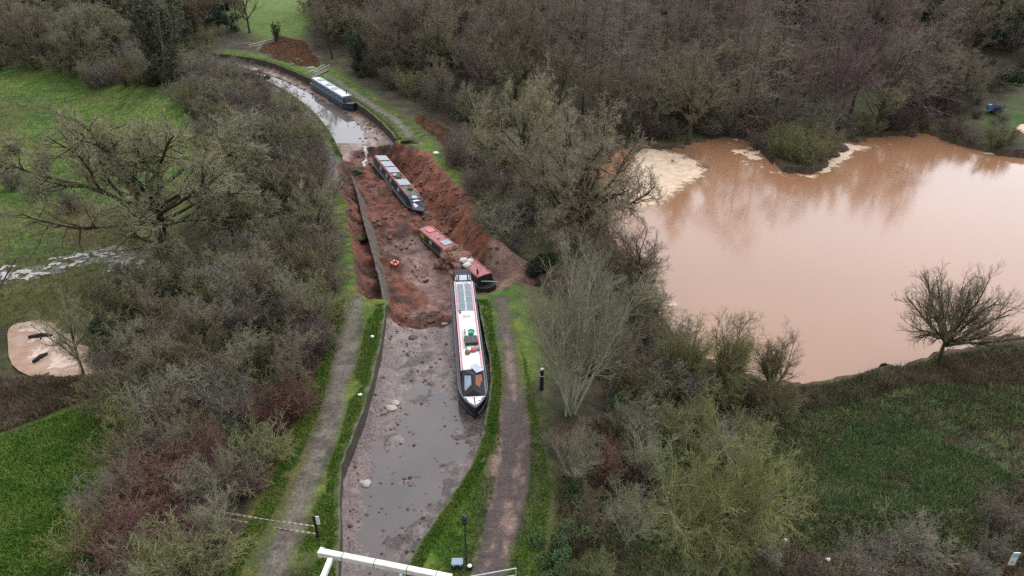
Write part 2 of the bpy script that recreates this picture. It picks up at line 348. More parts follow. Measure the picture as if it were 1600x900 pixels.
alb = mixc(alb, C(.12, .105, .022), yl * sstep(n2, .35, .55) * .8)
pcol = mixc(mixc(pathA, pathB, sstep(n3 * .6 + n2 * .4, .58, .36)), C(.09, .085, .04), sstep(dpl, .28, .0) * .55)
alb = mixc(alb, pcol, pl)
MUDP = [(745, 1000), (762, 900), (785, 820), (800, 760), (806, 690), (803, 640), (797, 560), (785, 470)]
dpm = segdist(GX, GY, [tuple(p) for p in smooth_line(poly_at(MUDP), 2)])
wid = .28 + 1.15 * np.exp(-((GY - 31.5) / 6.5) ** 2) + .3 * sstep(GY, 27, 22)
mpl = np.array(smooth_line(poly_at(MUDP), 2)); xm = np.interp(GY, mpl[:, 0 + 1], mpl[:, 0]); rut = fbm((GX - xm) / .55, GY / 7, 87, 4)
pm = sstep(dpm + (n2 - .5) * .9 + (n3 - .5) * .4, wid + .45, wid - .35)
pmo = sstep(dpm + (n2 - .5) * 1.2, wid + 1.2, wid)
alb = mixc(alb, C(.06, .05, .03), pmo * .75)
alb = mixc(alb, mixc(mixc(C(.085, .06, .052), C(.055, .042, .038), n3), C(.21, .135, .11), sstep(rut * .75 + n3 * .25, .50, .62) * sstep(GY, 52, 36)), pm)
pf, _ = pathmask([(652, 224), (632, 202), (616, 186), (590, 170), (562, 151), (540, 136), (515, 118), (480, 106), (440, 92), (410, 82), (405, 74), (425, 66)], .55, 0, .35)
alb = mixc(alb, C(.15, .135, .12), pf)
pf2, _ = pathmask([(538, 300), (522, 262), (500, 215), (484, 190), (455, 160), (400, 128), (330, 108), (250, 98)], .9, 0, .5)
alb = mixc(alb, C(.13, .12, .115), pf2)
# beds and breach
fld = mixc(mudA, mudB, sstep(n3 * .5 + n2 * .5, .56, .38))
dlc = segdist(GX, GY, [tuple(p) for p in lnl])
fld_near = mixc(mixc(C(.16, .128, .118), C(.085, .066, .06), sstep(n3 * .6 + n2 * .4, .56, .42)), mixc(C(.125, .092, .085), C(.175, .135, .125), n2), sstep(dlc + (n2 - .5), 2.0, 1.0))
fld_near = mixc(fld_near, C(.22, .16, .145), sstep(GY, 44, 50) * sstep(n1, .4, .55) * .7)
alb = mixc(alb, fld_near, sstep(CN, -.1, .05))
alb = mixc(alb, mixc(C(.27, .20, .185), C(.16, .10, .07), sstep(n3 * .4 + n2 * .6, .60, .40)), sstep(CF, -.1, .05))
slopez = np.gradient(GH, axis=1) / np.gradient(GX, axis=1)
wetfloor = sstep(GH + (n2 - .5) * 1.4, -2.9, -3.5)
bcol = mixc(mixc(soilA, soilB, sstep(n3 * .5 + n2 * .5, .58, .38)), mixc(C(.16, .09, .075), C(.27, .18, .155), sstep(n2, .42, .62)), wetfloor)
rs = zone([(660, 228), (700, 262), (735, 306), (800, 380), (770, 400), (720, 395), (690, 350), (668, 310), (640, 262)], -1.2, 1.2, 1.2)
bcol = mixc(bcol, mixc(C(.19, .068, .038), C(.06, .028, .02), sstep(n3 * .6 + n1 * .4, .56, .4)), rs)
ch = zone([(760, 415), (790, 400), (830, 392), (960, 380), (960, 430), (840, 420), (800, 455), (752, 470), (735, 465)], -2.9, .8, 1)
bcol = mixc(bcol, mixc(C(.27, .17, .13), C(.16, .095, .08), n2), ch)
alb = mixc(alb, bcol, sstep(BR, -.05, .35))
shore = sstep(SL + (n2 - .5) * 2, -.9, .1)
alb = mixc(alb, C(.07, .045, .032), shore * (1 - wb))
alb = mixc(alb, C(.2, .12, .08), sstep(SPL, -.5, .2))
alb = np.clip(alb * (1 + (n3[..., None] - .5) * .5), .005, .9)
wet = np.clip(sstep(CN, -.1, .1) + sstep(CF, -.1, .1) + sstep(BR, 0, .3) * (.25 + .6 * wetfloor) + .5 * pm + .35 * pl, 0, 1)

def ground_material():
    m = bpy.data.materials.new('ground_cover'); m.use_nodes = True; t = m.node_tree; b = t.nodes['Principled BSDF']; L = t.links
    a = t.nodes.new('ShaderNodeAttribute'); a.attribute_name = 'cover'; w = t.nodes.new('ShaderNodeAttribute'); w.attribute_name = 'wet'
    g = t.nodes.new('ShaderNodeNewGeometry')
    def nz(s, d=6, r=.6):
        n = t.nodes.new('ShaderNodeTexNoise'); n.inputs['Scale'].default_value = s; n.inputs['Detail'].default_value = d; n.inputs['Roughness'].default_value = r
        L.new(g.outputs['Position'], n.inputs['Vector']); return n
    a1 = nz(1.1); a2 = nz(5.5, 4); vo = t.nodes.new('ShaderNodeTexVoronoi'); vo.inputs['Scale'].default_value = 3.5; L.new(g.outputs['Position'], vo.inputs['Vector'])
    mr = t.nodes.new('ShaderNodeMapRange'); mr.inputs[1].default_value = .3; mr.inputs[2].default_value = .7; mr.inputs[3].default_value = .62; mr.inputs[4].default_value = 1.4; L.new(a2.outputs['Fac'], mr.inputs[0])
    mr2 = t.nodes.new('ShaderNodeMapRange'); mr2.inputs[1].default_value = .3; mr2.inputs[2].default_value = .7; mr2.inputs[3].default_value = .75; mr2.inputs[4].default_value = 1.25; L.new(a1.outputs['Fac'], mr2.inputs[0])
    mu = t.nodes.new('ShaderNodeMath'); mu.operation = 'MULTIPLY'; L.new(mr.outputs[0], mu.inputs[0]); L.new(mr2.outputs[0], mu.inputs[1])
    mx = t.nodes.new('ShaderNodeVectorMath'); mx.operation = 'SCALE'; L.new(a.outputs['Color'], mx.inputs[0]); L.new(mu.outputs[0], mx.inputs['Scale'])
    L.new(mx.outputs[0], b.inputs['Base Color'])
    rr = t.nodes.new('ShaderNodeMapRange'); rr.inputs[3].default_value = .95; rr.inputs[4].default_value = .42; L.new(w.outputs['Fac'], rr.inputs[0]); L.new(rr.outputs[0], b.inputs['Roughness'])
    ad = t.nodes.new('ShaderNodeMath'); ad.operation = 'ADD'; L.new(a2.outputs['Fac'], ad.inputs[0]); L.new(a1.outputs['Fac'], ad.inputs[1])
    bp_ = t.nodes.new('ShaderNodeBump'); bp_.inputs['Strength'].default_value = .8; bp_.inputs['Distance'].default_value = .12
    L.new(ad.outputs[0], bp_.inputs['Height']); L.new(bp_.outputs[0], b.inputs['Normal'])
    b.inputs['Specular IOR Level'].default_value = .3
    return m
GM = ground_material()
idx = np.arange(nx * ny).reshape(ny, nx)
quads = np.stack([idx[:-1, :-1], idx[:-1, 1:], idx[1:, 1:], idx[1:, :-1]], -1).reshape(-1, 4)
def fc(A): return ((A[:-1, :-1] + A[:-1, 1:] + A[1:, 1:] + A[1:, :-1]) / 4).ravel()
brf, cnf, cff, plf, pmf, pff = fc(BR), fc(CN), fc(CF), fc(pl), fc(pm), fc(np.maximum(pf, pf2))
zid = np.zeros(len(quads), int)
zid[pff > .5] = 4; zid[pmf > .5] = 3; zid[plf > .5] = 2
zid[(cnf > -.2) | (cff > -.2)] = 1; zid[brf > .1] = 5
VV = np.stack([GX, GY, GH], -1).reshape(-1, 3); AC = np.concatenate([alb, np.ones(alb.shape[:2] + (1,))], -1).reshape(-1, 4); WC = wet.ravel()
for k, nm in enumerate(['ground', 'canal_bed', 'gravel_towpath', 'muddy_path', 'narrow_path', 'collapsed_soil']):
    f = quads[zid == k]; u, inv = np.unique(f.ravel(), return_inverse=True)
    me = mesh_np(nm, VV[u], inv.reshape(-1, 4), True)
    ca = me.attributes.new('cover', 'FLOAT_COLOR', 'POINT'); ca.data.foreach_set('color', AC[u].astype(np.float32).ravel())
    wa = me.attributes.new('wet', 'FLOAT', 'POINT'); wa.data.foreach_set('value', WC[u].astype(np.float32))
    tag(link(nm, me, GM), kind='structure')

# ------------------------------------------------------------------ water and foam
def water(name, col, rough, bump, scale, col2=None):
    m = mat(name, col, rough, .06, scale, 0, 0, .5, 0, col2, 'Object', 3); b = m.node_tree.nodes['Principled BSDF']; b.inputs['IOR'].default_value = 1.4
    t = m.node_tree; n = t.nodes.new('ShaderNodeTexNoise'); n.inputs['Scale'].default_value = 1.2; n.inputs['Detail'].default_value = 3
    tc = t.nodes.new('ShaderNodeTexCoord'); t.links.new(tc.outputs['Object'], n.inputs['Vector'])
    bp_ = t.nodes.new('ShaderNodeBump'); bp_.inputs['Strength'].default_value = bump; bp_.inputs['Distance'].default_value = .03; t.links.new(n.outputs['Fac'], bp_.inputs['Height']); t.links.new(bp_.outputs[0], b.inputs['Normal'])
    return m
def sheet(name, poly, z, m, grow=0):
    me = bpy.data.meshes.new(name); c = np.mean(np.array(poly), 0)
    v = []
    for p in poly:
        d = np.array(p) - c; q = np.array(p) + d / (np.linalg.norm(d) + 1e-6) * grow; v.append((q[0], q[1], z))
    me.from_pydata(v, [], [tuple(range(len(v)))]); me.update()
    if me.polygons[0].normal.z < 0: me.flip_normals()
    return tag(link(name, me, m), kind='structure')
sheet('lake_water', lake, LAKE, water('muddy_lake', (.285, .147, .08), .11, .05, .05, (.255, .132, .072)), 3)
sheet('pool_water', pool, POOL, water('foamy_pool', (.34, .21, .14), .25, .2, .8, (.45, .32, .24)), 1.2)
wm = water('shallow_water', (.085, .075, .075), .05, .03, .4, (.11, .09, .085))
trim = lambda l, k: [tuple(p) for p in l if k(p[1])]
sheet('canal_water', trim(lnl, lambda y: y < at(600, 527)[1]) + trim(lnl * 0 + rnl[::-1], lambda y: y < at(600, 527)[1]), -1.40, wm)
fy = at(560, 212)[1]
sheet('canal_water', trim(lfl, lambda y: y > fy) + trim(rfl[::-1], lambda y: y > fy), -1.375, wm)
def foam(name, x0, x1, y0, y1, st, fn, z, m, hgt=.02):
    X, Y = np.meshgrid(np.arange(x0, x1, st), np.arange(y0, y1, st)); k = fn(X, Y)
    id2 = np.arange(X.size).reshape(X.shape); q = np.stack([id2[:-1, :-1], id2[:-1, 1:], id2[1:, 1:], id2[1:, :-1]], -1).reshape(-1, 4)
    q = q[fc(k) > 0]
    if not len(q): return None
    u, inv = np.unique(q.ravel(), return_inverse=True)
    Z = z + .004 + hgt * np.clip(k, 0, 1) * (.5 + fbm(X * 2, Y * 2, 5, 2))
    me = mesh_np(name, np.stack([X, Y, Z], -1).reshape(-1, 3)[u], inv.reshape(-1, 4), True)
    at_ = me.attributes.new('thick', 'FLOAT', 'POINT'); at_.data.foreach_set('value', k.ravel()[u].astype(np.float32))
    return tag(link(name, me, m), kind='stuff')
def feather(m):
    t = m.node_tree; a = t.nodes.new('ShaderNodeAttribute'); a.attribute_name = 'thick'; n = t.nodes.new('ShaderNodeTexNoise'); n.inputs['Scale'].default_value = 1.6; n.inputs['Detail'].default_value = 8; tc = t.nodes.new('ShaderNodeTexCoord'); t.links.new(tc.outputs['Object'], n.inputs['Vector'])
    ma = t.nodes.new('ShaderNodeMath'); ma.operation = 'MULTIPLY_ADD'; ma.inputs[1].default_value = 1.6; t.links.new(n.outputs['Fac'], ma.inputs[0]); t.links.new(a.outputs['Fac'], ma.inputs[2])
    r_ = t.nodes.new('ShaderNodeMapRange'); r_.interpolation_type = 'SMOOTHSTEP'; r_.inputs[1].default_value = .8; r_.inputs[2].default_value = 1.35; t.links.new(ma.outputs[0], r_.inputs[0]); t.links.new(r_.outputs[0], t.nodes['Principled BSDF'].inputs['Alpha']); return m
FM = feather(mat('cream_foam', (.50, .36, .25), .8, .1, 1.1, .3, 0, .2, 0, (.68, .54, .40), 'Object', 8))
fp1 = poly_at([(985, 240), (1010, 230), (1060, 240), (1095, 250), (1103, 262), (1098, 276), (1075, 292), (1040, 312), (1020, 325), (985, 330), (965, 310), (975, 270)], LAKE)
fp2 = poly_at([(1270, 270), (1320, 262), (1345, 240), (1390, 222), (1405, 228), (1365, 228), (1340, 222), (1310, 220), (1290, 240)], LAKE)
fp3 = poly_at([(1000, 490), (1040, 470), (1060, 500), (1062, 530), (1040, 530), (1010, 505)], LAKE)
fp4 = poly_at([(1530, 238), (1560, 236), (1600, 236), (1650, 240), (1650, 252), (1600, 246)], LAKE)
fp5 = poly_at([(1150, 240), (1210, 262), (1262, 275), (1300, 262), (1300, 255), (1250, 262), (1190, 240), (1165, 218)], LAKE)
fp6 = poly_at([(1570, 196), (1600, 192), (1660, 196), (1660, 222), (1600, 220)], -3.4)
def lakefoam(X, Y):
    q = fbm(X / 4, Y / 4, 91, 5)
    a = sdist(X, Y, fp1) / 2.5 + (q - .5) * 1.0 + .15
    for p_, g in ((fp2, 1.0), (fp4, 1.0)): a = np.maximum(a, sdist(X, Y, p_) / 1.5 + (q - .5) * 4 - .15)
    for p_ in (fp3, fp5): a = np.maximum(a, sdist(X, Y, p_) / 3 + (fbm(X / 1.2, Y / 1.2, 92, 4) - .56) * 5)
    spk = (fbm(X / .6, Y / .6, 95, 3) - .83) * 6 * sstep(sdist(X, Y, lake), 22, 3); a = np.maximum(a, spk)
    return np.where(sdist(X, Y, lake) > -2.5, a, -1)
foam('lake_foam', 8, 105, 55, 118, .22, lakefoam, LAKE, FM)
foam('flood_foam', 78, 125, 108, 135, .4, lambda X, Y: sdist(X, Y, fp6) / 2 + (fbm(X / 2, Y / 2, 96) - .4) * 2, -3.3, FM)
def poolfoam(X, Y): return np.where(poolsd(X, Y) > .1, (fbm(X / 1.4, Y / 1.4, 97, 4) - .45) * 4, -1)
PM_ = feather(mat('pool_scum', (.46, .32, .24), .8, .2, 2.5, .5, 0, .2, 0, (.68, .56, .46), 'Object', 8))
pa = np.array(pool); foam('pool_foam', pa[:, 0].min(), pa[:, 0].max(), pa[:, 1].min(), pa[:, 1].max(), .14, poolfoam, POOL, PM_)
sa = np.array([p for p in stream]); sp_l = [tuple(p) for p in stream]
def wh(X, Y):
    d = segdist(X, Y, sp_l); return sstep(d, 1.9, .5) * 1.1 - 1.15 + (fbm(X / .8, Y / .55, 99, 4) - .52) * 7 - 9 * (d > 3.0)
foam('stream_foam', sa[:, 0].min(), sa[:, 0].max(), sa[:, 1].min() - 3, sa[:, 1].max() + 3, .14, wh, POOL - .29, mat('white_water', (.34, .32, .29), .7, .2, 3, .3, 0, .3, 0, (.62, .59, .56)), .06)
sheet('stream_water', [tuple(p + np.array([0, 3.2])) for p in stream] + [tuple(p - np.array([0, 3.2])) for p in stream[::-1]], POOL - .335, water('brown_stream', (.10, .085, .06), .3, .3, 1))
# ------------------------------------------------------------------ plants
def tubes(Pts, Rad, sides):
    N, K, _ = Pts.shape
    T = np.empty_like(Pts); T[:, 1:-1] = Pts[:, 2:] - Pts[:, :-2]; T[:, 0] = Pts[:, 1] - Pts[:, 0]; T[:, -1] = Pts[:, -1] - Pts[:, -2]
    T /= np.linalg.norm(T, axis=-1, keepdims=True) + 1e-9
    ref = np.where(np.abs(T[:, :1, 2:]) < .8, np.array([0, 0, 1.]), np.array([1., 0, 0])); ref = np.broadcast_to(ref, T.shape)
    A = np.cross(T, ref); A /= np.linalg.norm(A, axis=-1, keepdims=True) + 1e-9; B = np.cross(T, A)
    an = np.arange(sides) * 2 * np.pi / sides
    V = Pts[:, :, None] + Rad[:, :, None, None] * (A[:, :, None] * np.cos(an)[:, None] + B[:, :, None] * np.sin(an)[:, None])
    i = np.arange(N * K * sides).reshape(N, K, sides); j = np.roll(i, -1, 2)
    F = np.stack([i[:, :-1], j[:, :-1], j[:, 1:], i[:, 1:]], -1).reshape(-1, 4)
    return V.reshape(-1, 3), F
def unit(a): return a / (np.linalg.norm(a, axis=-1, keepdims=True) + 1e-9)
def grow(seed, base, levels, minr=.011):
    """base: list of (pos, dir, length, radius); levels: dicts n, wob, trop, tip, k, t0, ang, ratio, fall, sides"""
    g = np.random.default_rng(seed); out = []
    p = np.array([b[0] for b in base], float); d = unit(np.array([b[1] for b in base], float)); L = np.array([b[2] for b in base], float); r = np.array([b[3] for b in base], float)
    for li, c in enumerate(levels):
        n = c['n']; N = len(p); pts = np.empty((N, n + 1, 3)); drs = np.empty((N, n + 1, 3)); pts[:, 0] = p; drs[:, 0] = d
        for i in range(n):
            d = unit(d + g.normal(0, c['wob'], (N, 3)) + np.array([0, 0, c.get('trop', 0)]))
            p = p + d * (L / n)[:, None]; pts[:, i + 1] = p; drs[:, i + 1] = d
        rad = r[:, None] * (1 - (1 - c.get('tip', .35)) * np.linspace(0, 1, n + 1)[None]); rad = np.maximum(rad, minr)
        out.append((pts, rad, c.get('sides', 3)))
        if li + 1 < len(levels):
            k = c['k']; t = c['t0'] + (1 - c['t0']) * ((np.arange(k)[None] + g.uniform(0, 1, (N, k))) / k)
            fi = np.minimum((t * n).astype(int), n - 1); fr = t * n - fi; I = np.arange(N)[:, None]
            q = pts[I, fi] + (pts[I, fi + 1] - pts[I, fi]) * fr[..., None]; dd = drs[I, fi + 1]
            rr = rad[I, fi] + (rad[I, fi + 1] - rad[I, fi]) * fr
            perp = g.normal(0, 1, (N, k, 3)); perp = unit(perp - (perp * dd).sum(-1, keepdims=True) * dd)
            an = np.radians(c['ang'] + g.normal(0, c.get('angv', 10), (N, k)))[..., None]
            cd_ = unit(dd * np.cos(an) + perp * np.sin(an) + np.array([0, 0, c.get('lift', 0)]))
            cl = L[:, None] * c['ratio'] * (1 - c.get('fall', .5) * t) * g.uniform(.7, 1.25, (N, k))
            cr = np.minimum(rr * c.get('rr', .6), cl * .03 + .008)
            p = q.reshape(-1, 3); d = cd_.reshape(-1, 3); L = cl.ravel(); r = cr.ravel()
    return out
def to_mesh(name, chunks):
    V = []; F = []; n = 0
    for pts, rad, s in chunks:
        v, f = tubes(pts, rad, s); V.append(v); F.append(f + n); n += len(v)
    return mesh_np(name, np.concatenate(V), np.concatenate(F), True)
def leaves_mesh(name, pos, size, seed, aspect=.6):
    g = np.random.default_rng(seed); N = len(pos); a = unit(g.normal(0, 1, (N, 3))); b = unit(np.cross(a, g.normal(0, 1, (N, 3)))); s = (size * g.uniform(.6, 1.4, N))[:, None]
    V = np.stack([pos - a * s, pos + b * s * aspect, pos + a * s, pos - b * s * aspect], 1).reshape(-1, 3)
    return mesh_np(name, V, np.arange(4 * N).reshape(-1, 4))
def bark(n, c, c2=None): return mat(n, c, .9, .3, 3.0, 0, 0, .2, .18, c2)
BK = dict(oak=bark('oak_bark', (.05, .045, .03), (.10, .093, .06)), oakt=bark('oak_twigs', (.185, .162, .105), (.28, .25, .17)),
 oakm=bark('mossy_bark', (.04, .037, .021), (.085, .08, .042)), oakmt=bark('mossy_twigs', (.19, .17, .10), (.295, .27, .17)),
 oaklt=bark('lichen_twigs', (.30, .275, .165), (.43, .40, .26)),
 larch=bark('larch_bark', (.12, .09, .08)), larcht=bark('larch_twigs', (.16, .12, .10), (.255, .205, .18)),
 pale=bark('pale_bark', (.28, .27, .205), (.40, .385, .30)), palet=bark('pale_twigs', (.215, .20, .13), (.31, .29, .20)),
 will=bark('willow_bark', (.17, .16, .09), (.27, .26, .19)), willt=bark('willow_twigs', (.165, .153, .06), (.27, .252, .12)),
 grey=bark('hawthorn_twigs', (.17, .15, .115), (.26, .235, .19)), olive=bark('olive_twigs', (.15, .14, .068), (.24, .225, .12)), red=bark('red_twigs', (.15, .08, .065), (.22, .13, .105)),
 purp=bark('dark_twigs', (.115, .085, .07), (.17, .13, .11)), green=mat('ivy_leaves', (.03, .043, .022), .6, .3, 3, 0, 0, .25, .2, (.055, .075, .037)),
 conif=mat('conifer_needles', (.022, .04, .024), .7, .3, 3, 0, 0, .2, .2, (.05, .075, .042)), leafy=mat('bramble_leaves', (.035, .065, .02), .55, .3, 3, 0, 0, .3, .2, (.075, .11, .035)))
def tree_proto(kind, seed):
    g = np.random.default_rng(seed); lv = []
    if kind == 'oak':       # 15 m tall, broad
        base = [((0, 0, -.5), (g.normal(0, .06), g.normal(0, .06), 1), 6.2, .6)]
        for i in range(21):
            az = i * 2.4 + g.normal(0, .2); el = max(.1, math.asin((i + .5) / 21.5)) + g.normal(0, .06); ln = g.uniform(.82, 1.08) / math.sqrt((math.cos(el) / 11.0) ** 2 + (math.sin(el) / 9.5) ** 2)
            base.append(((0, 0, 2.6 + 2.6 * i / 21 + g.normal(0, .2)), (math.cos(az) * math.cos(el), math.sin(az) * math.cos(el), math.sin(el)), ln, g.uniform(.15, .24)))
        lv = [dict(n=10, wob=.15, trop=.02, tip=.3, k=14, t0=.4, ang=52, angv=14, ratio=.36, fall=.4, sides=6, rr=.6),
              dict(n=5, wob=.22, trop=.05, tip=.3, k=10, t0=.2, ang=50, angv=15, ratio=.46, fall=.35, sides=4, rr=.6),
              dict(n=3, wob=.22, trop=.05, tip=.5, k=8, t0=.12, ang=48, angv=15, ratio=.6, fall=.3, sides=3, rr=.7),
              dict(n=2, wob=.2, trop=.05, tip=.6, sides=3)]
        nt, mr, mats = 2, .0125, ('oak', 'oakt')
    elif kind == 'round':   # lone low dome, 8.7 m
        base = [((0, 0, -.4), (0, 0, 1), 3.1, .3)]
        for i in range(19):
            az = i * 2.4 + g.normal(0, .15); el = max(.42, math.asin((i + .7) / 19.5)); base.append(((0, 0, g.uniform(1.8, 2.8)), (math.cos(az) * math.cos(el), math.sin(az) * math.cos(el), math.sin(el)), g.uniform(5.0, 6.2), .135))
        lv = [dict(n=7, wob=.08, trop=.035, tip=.25, k=12, t0=.16, ang=36, angv=10, ratio=.48, fall=.5, sides=5, rr=.55),
              dict(n=4, wob=.11, trop=.07, tip=.35, k=9, t0=.15, ang=34, angv=10, ratio=.5, fall=.35, sides=3, rr=.6),
              dict(n=3, wob=.12, trop=.06, tip=.5, k=5, t0=.15, ang=34, angv=10, ratio=.5, fall=.3, sides=3, rr=.7),
              dict(n=3, wob=.14, trop=.08, tip=.6, sides=3)]
        nt, mr, mats = 2, .0062, ('oakm', 'oakmt')
    elif kind == 'larch':   # 17 m conical
        base = [((0, 0, -.5), (0, 0, 1), 17.5, .17)]
        lv = [dict(n=10, wob=.015, tip=.12, k=38, t0=.2, ang=80, angv=10, ratio=.32, fall=.75, sides=6, rr=.5),
              dict(n=5, wob=.1, trop=-.015, tip=.25, k=12, t0=.12, ang=58, angv=12, ratio=.38, fall=.5, sides=3, rr=.6),
              dict(n=3, wob=.16, trop=-.03, tip=.4, k=5, t0=.15, ang=50, angv=14, ratio=.5, fall=.3, sides=3, rr=.7), dict(n=1, wob=.1, tip=.5, sides=3)]
        nt, mr, mats = 1, .015, ('larch', 'larcht')
    elif kind in ('ash', 'ashp'):     # 15 m, upswept
        base = [((0, 0, -.5), (g.normal(0, .05), g.normal(0, .05), 1), 8.0, .3)]
        lv = [dict(n=6, wob=.05, tip=.6, k=11, t0=.3, ang=36, angv=10, ratio=.95, fall=.25, sides=6, rr=.6),
              dict(n=6, wob=.12, trop=.07, tip=.3, k=9, t0=.2, ang=40, angv=12, ratio=.45, fall=.4, sides=4, rr=.6),
              dict(n=4, wob=.15, trop=.08, tip=.35, k=9, t0=.15, ang=40, angv=12, ratio=.5, fall=.3, sides=3, rr=.65),
              dict(n=3, wob=.16, trop=.07, tip=.5, k=5, t0=.15, ang=42, angv=12, ratio=.5, fall=.3, sides=3, rr=.7), dict(n=1, wob=.15, tip=.6, sides=3)]
        nt, mr, mats = 2, .013, ('oak', 'oakt') if kind == 'ash' else ('larch', 'larcht')
    elif kind == 'pale':    # multi-stem fan, 12.5 m
        base = [((g.normal(0, .25), g.normal(0, .25), -.4), (math.cos(a) * s, math.sin(a) * s, 1), l, .12) for a, s, l in [(g.uniform(0, 6.3), g.uniform(.03, .5), g.uniform(8.0, 11.5)) for _ in range(13)]]
        lv = [dict(n=9, wob=.045, trop=.03, tip=.12, k=12, t0=.25, ang=28, angv=7, ratio=.42, fall=.5, sides=6, rr=.55),
              dict(n=6, wob=.07, trop=.07, tip=.25, k=8, t0=.2, ang=28, angv=7, ratio=.5, fall=.4, sides=4, rr=.6),
              dict(n=3, wob=.1, trop=.06, tip=.4, k=5, t0=.2, ang=30, angv=8, ratio=.55, fall=.3, sides=3, rr=.7), dict(n=2, wob=.1, trop=.04, tip=.6, sides=3)]
        nt, mr, mats = 2, .0085, ('pale', 'palet')
    elif kind == 'willow':  # yellow-green, 11 m
        base = [((g.normal(0, .2), g.normal(0, .2), -.4), (math.cos(a) * s, math.sin(a) * s, 1), l, .2) for a, s, l in [(g.uniform(0, 6.3), g.uniform(.05, .65), g.uniform(6, 9)) for _ in range(10)]]
        lv = [dict(n=8, wob=.12, trop=.03, tip=.2, k=12, t0=.2, ang=40, angv=10, ratio=.45, fall=.45, sides=6, rr=.6),
              dict(n=6, wob=.15, trop=.06, tip=.25, k=9, t0=.15, ang=40, angv=12, ratio=.55, fall=.35, sides=4, rr=.6),
              dict(n=4, wob=.18, trop=.03, tip=.4, k=7, t0=.15, ang=40, angv=12, ratio=.55, fall=.3, sides=3, rr=.7), dict(n=3, wob=.16, trop=.0, tip=.6, sides=3)]
        nt, mr, mats = 1, .0085, ('will', 'willt')
    elif kind in ('ivy', 'conifer'):
        base = [((0, 0, -.5), (0, 0, 1), 14, .25)]
        if kind == 'ivy': base = [((g.normal(0, .3), g.normal(0, .3), -.5), (math.cos(a) * s, math.sin(a) * s, 1), l, .16) for a, s, l in [(i * 1.1, .04 + .045 * i, g.uniform(9, 13.5)) for i in range(7)]]
        lv = [dict(n=8, wob=.03, tip=.15, k=26 if kind != 'ivy' else 14, t0=.08, ang=48 if kind == 'ivy' else 70, angv=14, ratio=.27 if kind == 'ivy' else .28, fall=.55 if kind == 'ivy' else .75, sides=6, rr=.5),
              dict(n=5, wob=.15, trop=.08 if kind == 'ivy' else -.02, tip=.25, k=9, t0=.15, ang=45, angv=12, ratio=.45, fall=.4, sides=3, rr=.6),
              dict(n=3, wob=.2, trop=.03, tip=.4, k=4, t0=.2, ang=45, ratio=.5, sides=3, rr=.7), dict(n=1, wob=.1, tip=.6, sides=3)]
        nt, mr, mats = 1, .012, ('grey', 'grey' if kind == 'ivy' else 'oakt')
    ch = grow(seed, base, lv, mr)
    return ch, nt, mats
PROTO = {}
def make_tree(name, kind, seed):
    key = (name, kind, seed)
    if key in PROTO: return PROTO[key]
    ch, nt, mats = tree_proto(kind, seed)
    if kind == 'oak' and seed != 13: mats = ('oakm', 'oakmt' if seed == 11 else 'oaklt')
    t = bpy.data.objects.new(name, None); t.empty_display_size = .5
    tm = to_mesh('trunk', ch[:nt]); tm.materials.append(BK[mats[0]])
    o = bpy.data.objects.new('trunk', tm); o.parent = t
    cm = to_mesh('crown', ch[nt:]); cm.materials.append(BK[mats[1]])
    o2 = bpy.data.objects.new('crown', cm); o2.parent = t
    if kind in ('ivy', 'conifer'):
        g = np.random.default_rng(seed + 5); pts = np.concatenate([c[0].reshape(-1, 3) for c in ch[1:]]); nl = 9000 if kind == 'ivy' else 15000; pts = pts[g.integers(0, len(pts), nl)] + g.normal(0, .18, (nl, 3))
        lm = leaves_mesh('foliage', pts, .15, seed, .55); lm.materials.append(BK['green' if kind == 'ivy' else 'conif'])
        o3 = bpy.data.objects.new('foliage', lm); o3.parent = t
    PROTO[key] = t
    return t
def shrub_mesh(kind, seed):
    key = ('shrub', kind, seed)
    if key in PROTO: return PROTO[key]
    g = np.random.default_rng(seed)
    mt = dict(grey='grey', olive='olive', red='red', dark='purp', yellow='willt', larch='larcht')[kind]
    tall = kind in ('olive', 'yellow')
    base = [((g.normal(0, .35), g.normal(0, .35), -.3), (math.cos(a) * s, math.sin(a) * s, 1), l, .05) for a, s, l in [(g.uniform(0, 6.3), g.uniform(.05, .9), g.uniform(2.2, 3.6)) for _ in range(20)]]
    lv = [dict(n=6, wob=.14, trop=.0, tip=.25, k=9, t0=.2, ang=42 if not tall else 30, angv=14, ratio=.5, fall=.35, sides=4, rr=.6),
          dict(n=4, wob=.2, trop=.04 if tall else 0, tip=.35, k=6, t0=.15, ang=45 if not tall else 32, angv=14, ratio=.5, fall=.3, sides=3, rr=.7),
          dict(n=3, wob=.22, trop=.03 if tall else 0, tip=.5, k=3, t0=.2, ang=42, angv=14, ratio=.5, sides=3, rr=.8), dict(n=1, wob=.1, tip=.6, sides=3)]
    me = to_mesh('shrub', grow(seed, base, lv, .0095)); me.materials.append(BK[mt]); PROTO[key] = me
    return me
def bush_mesh(seed, m='green', n=10800):
    key = ('bush', m, seed)
    if key in PROTO: return PROTO[key]
    g = np.random.default_rng(seed)
    pts = []
    for _ in range(9):
        c = np.array([g.normal(0, .9), g.normal(0, .9), g.uniform(.4, 1.9)]); k = n // 9
        v = unit(g.normal(0, 1, (k, 3))) * (g.uniform(.2, 1, (k, 1)) ** .5) * g.uniform(.55, 1.0); pts.append(c + v * np.array([1, 1, .8]))
    pts = np.concatenate(pts); pts = pts[pts[:, 2] > -.1]
    me = leaves_mesh('bush', pts, .075, seed, .6); me.materials.append(BK[m]); PROTO[key] = me
    return me
USED = {}
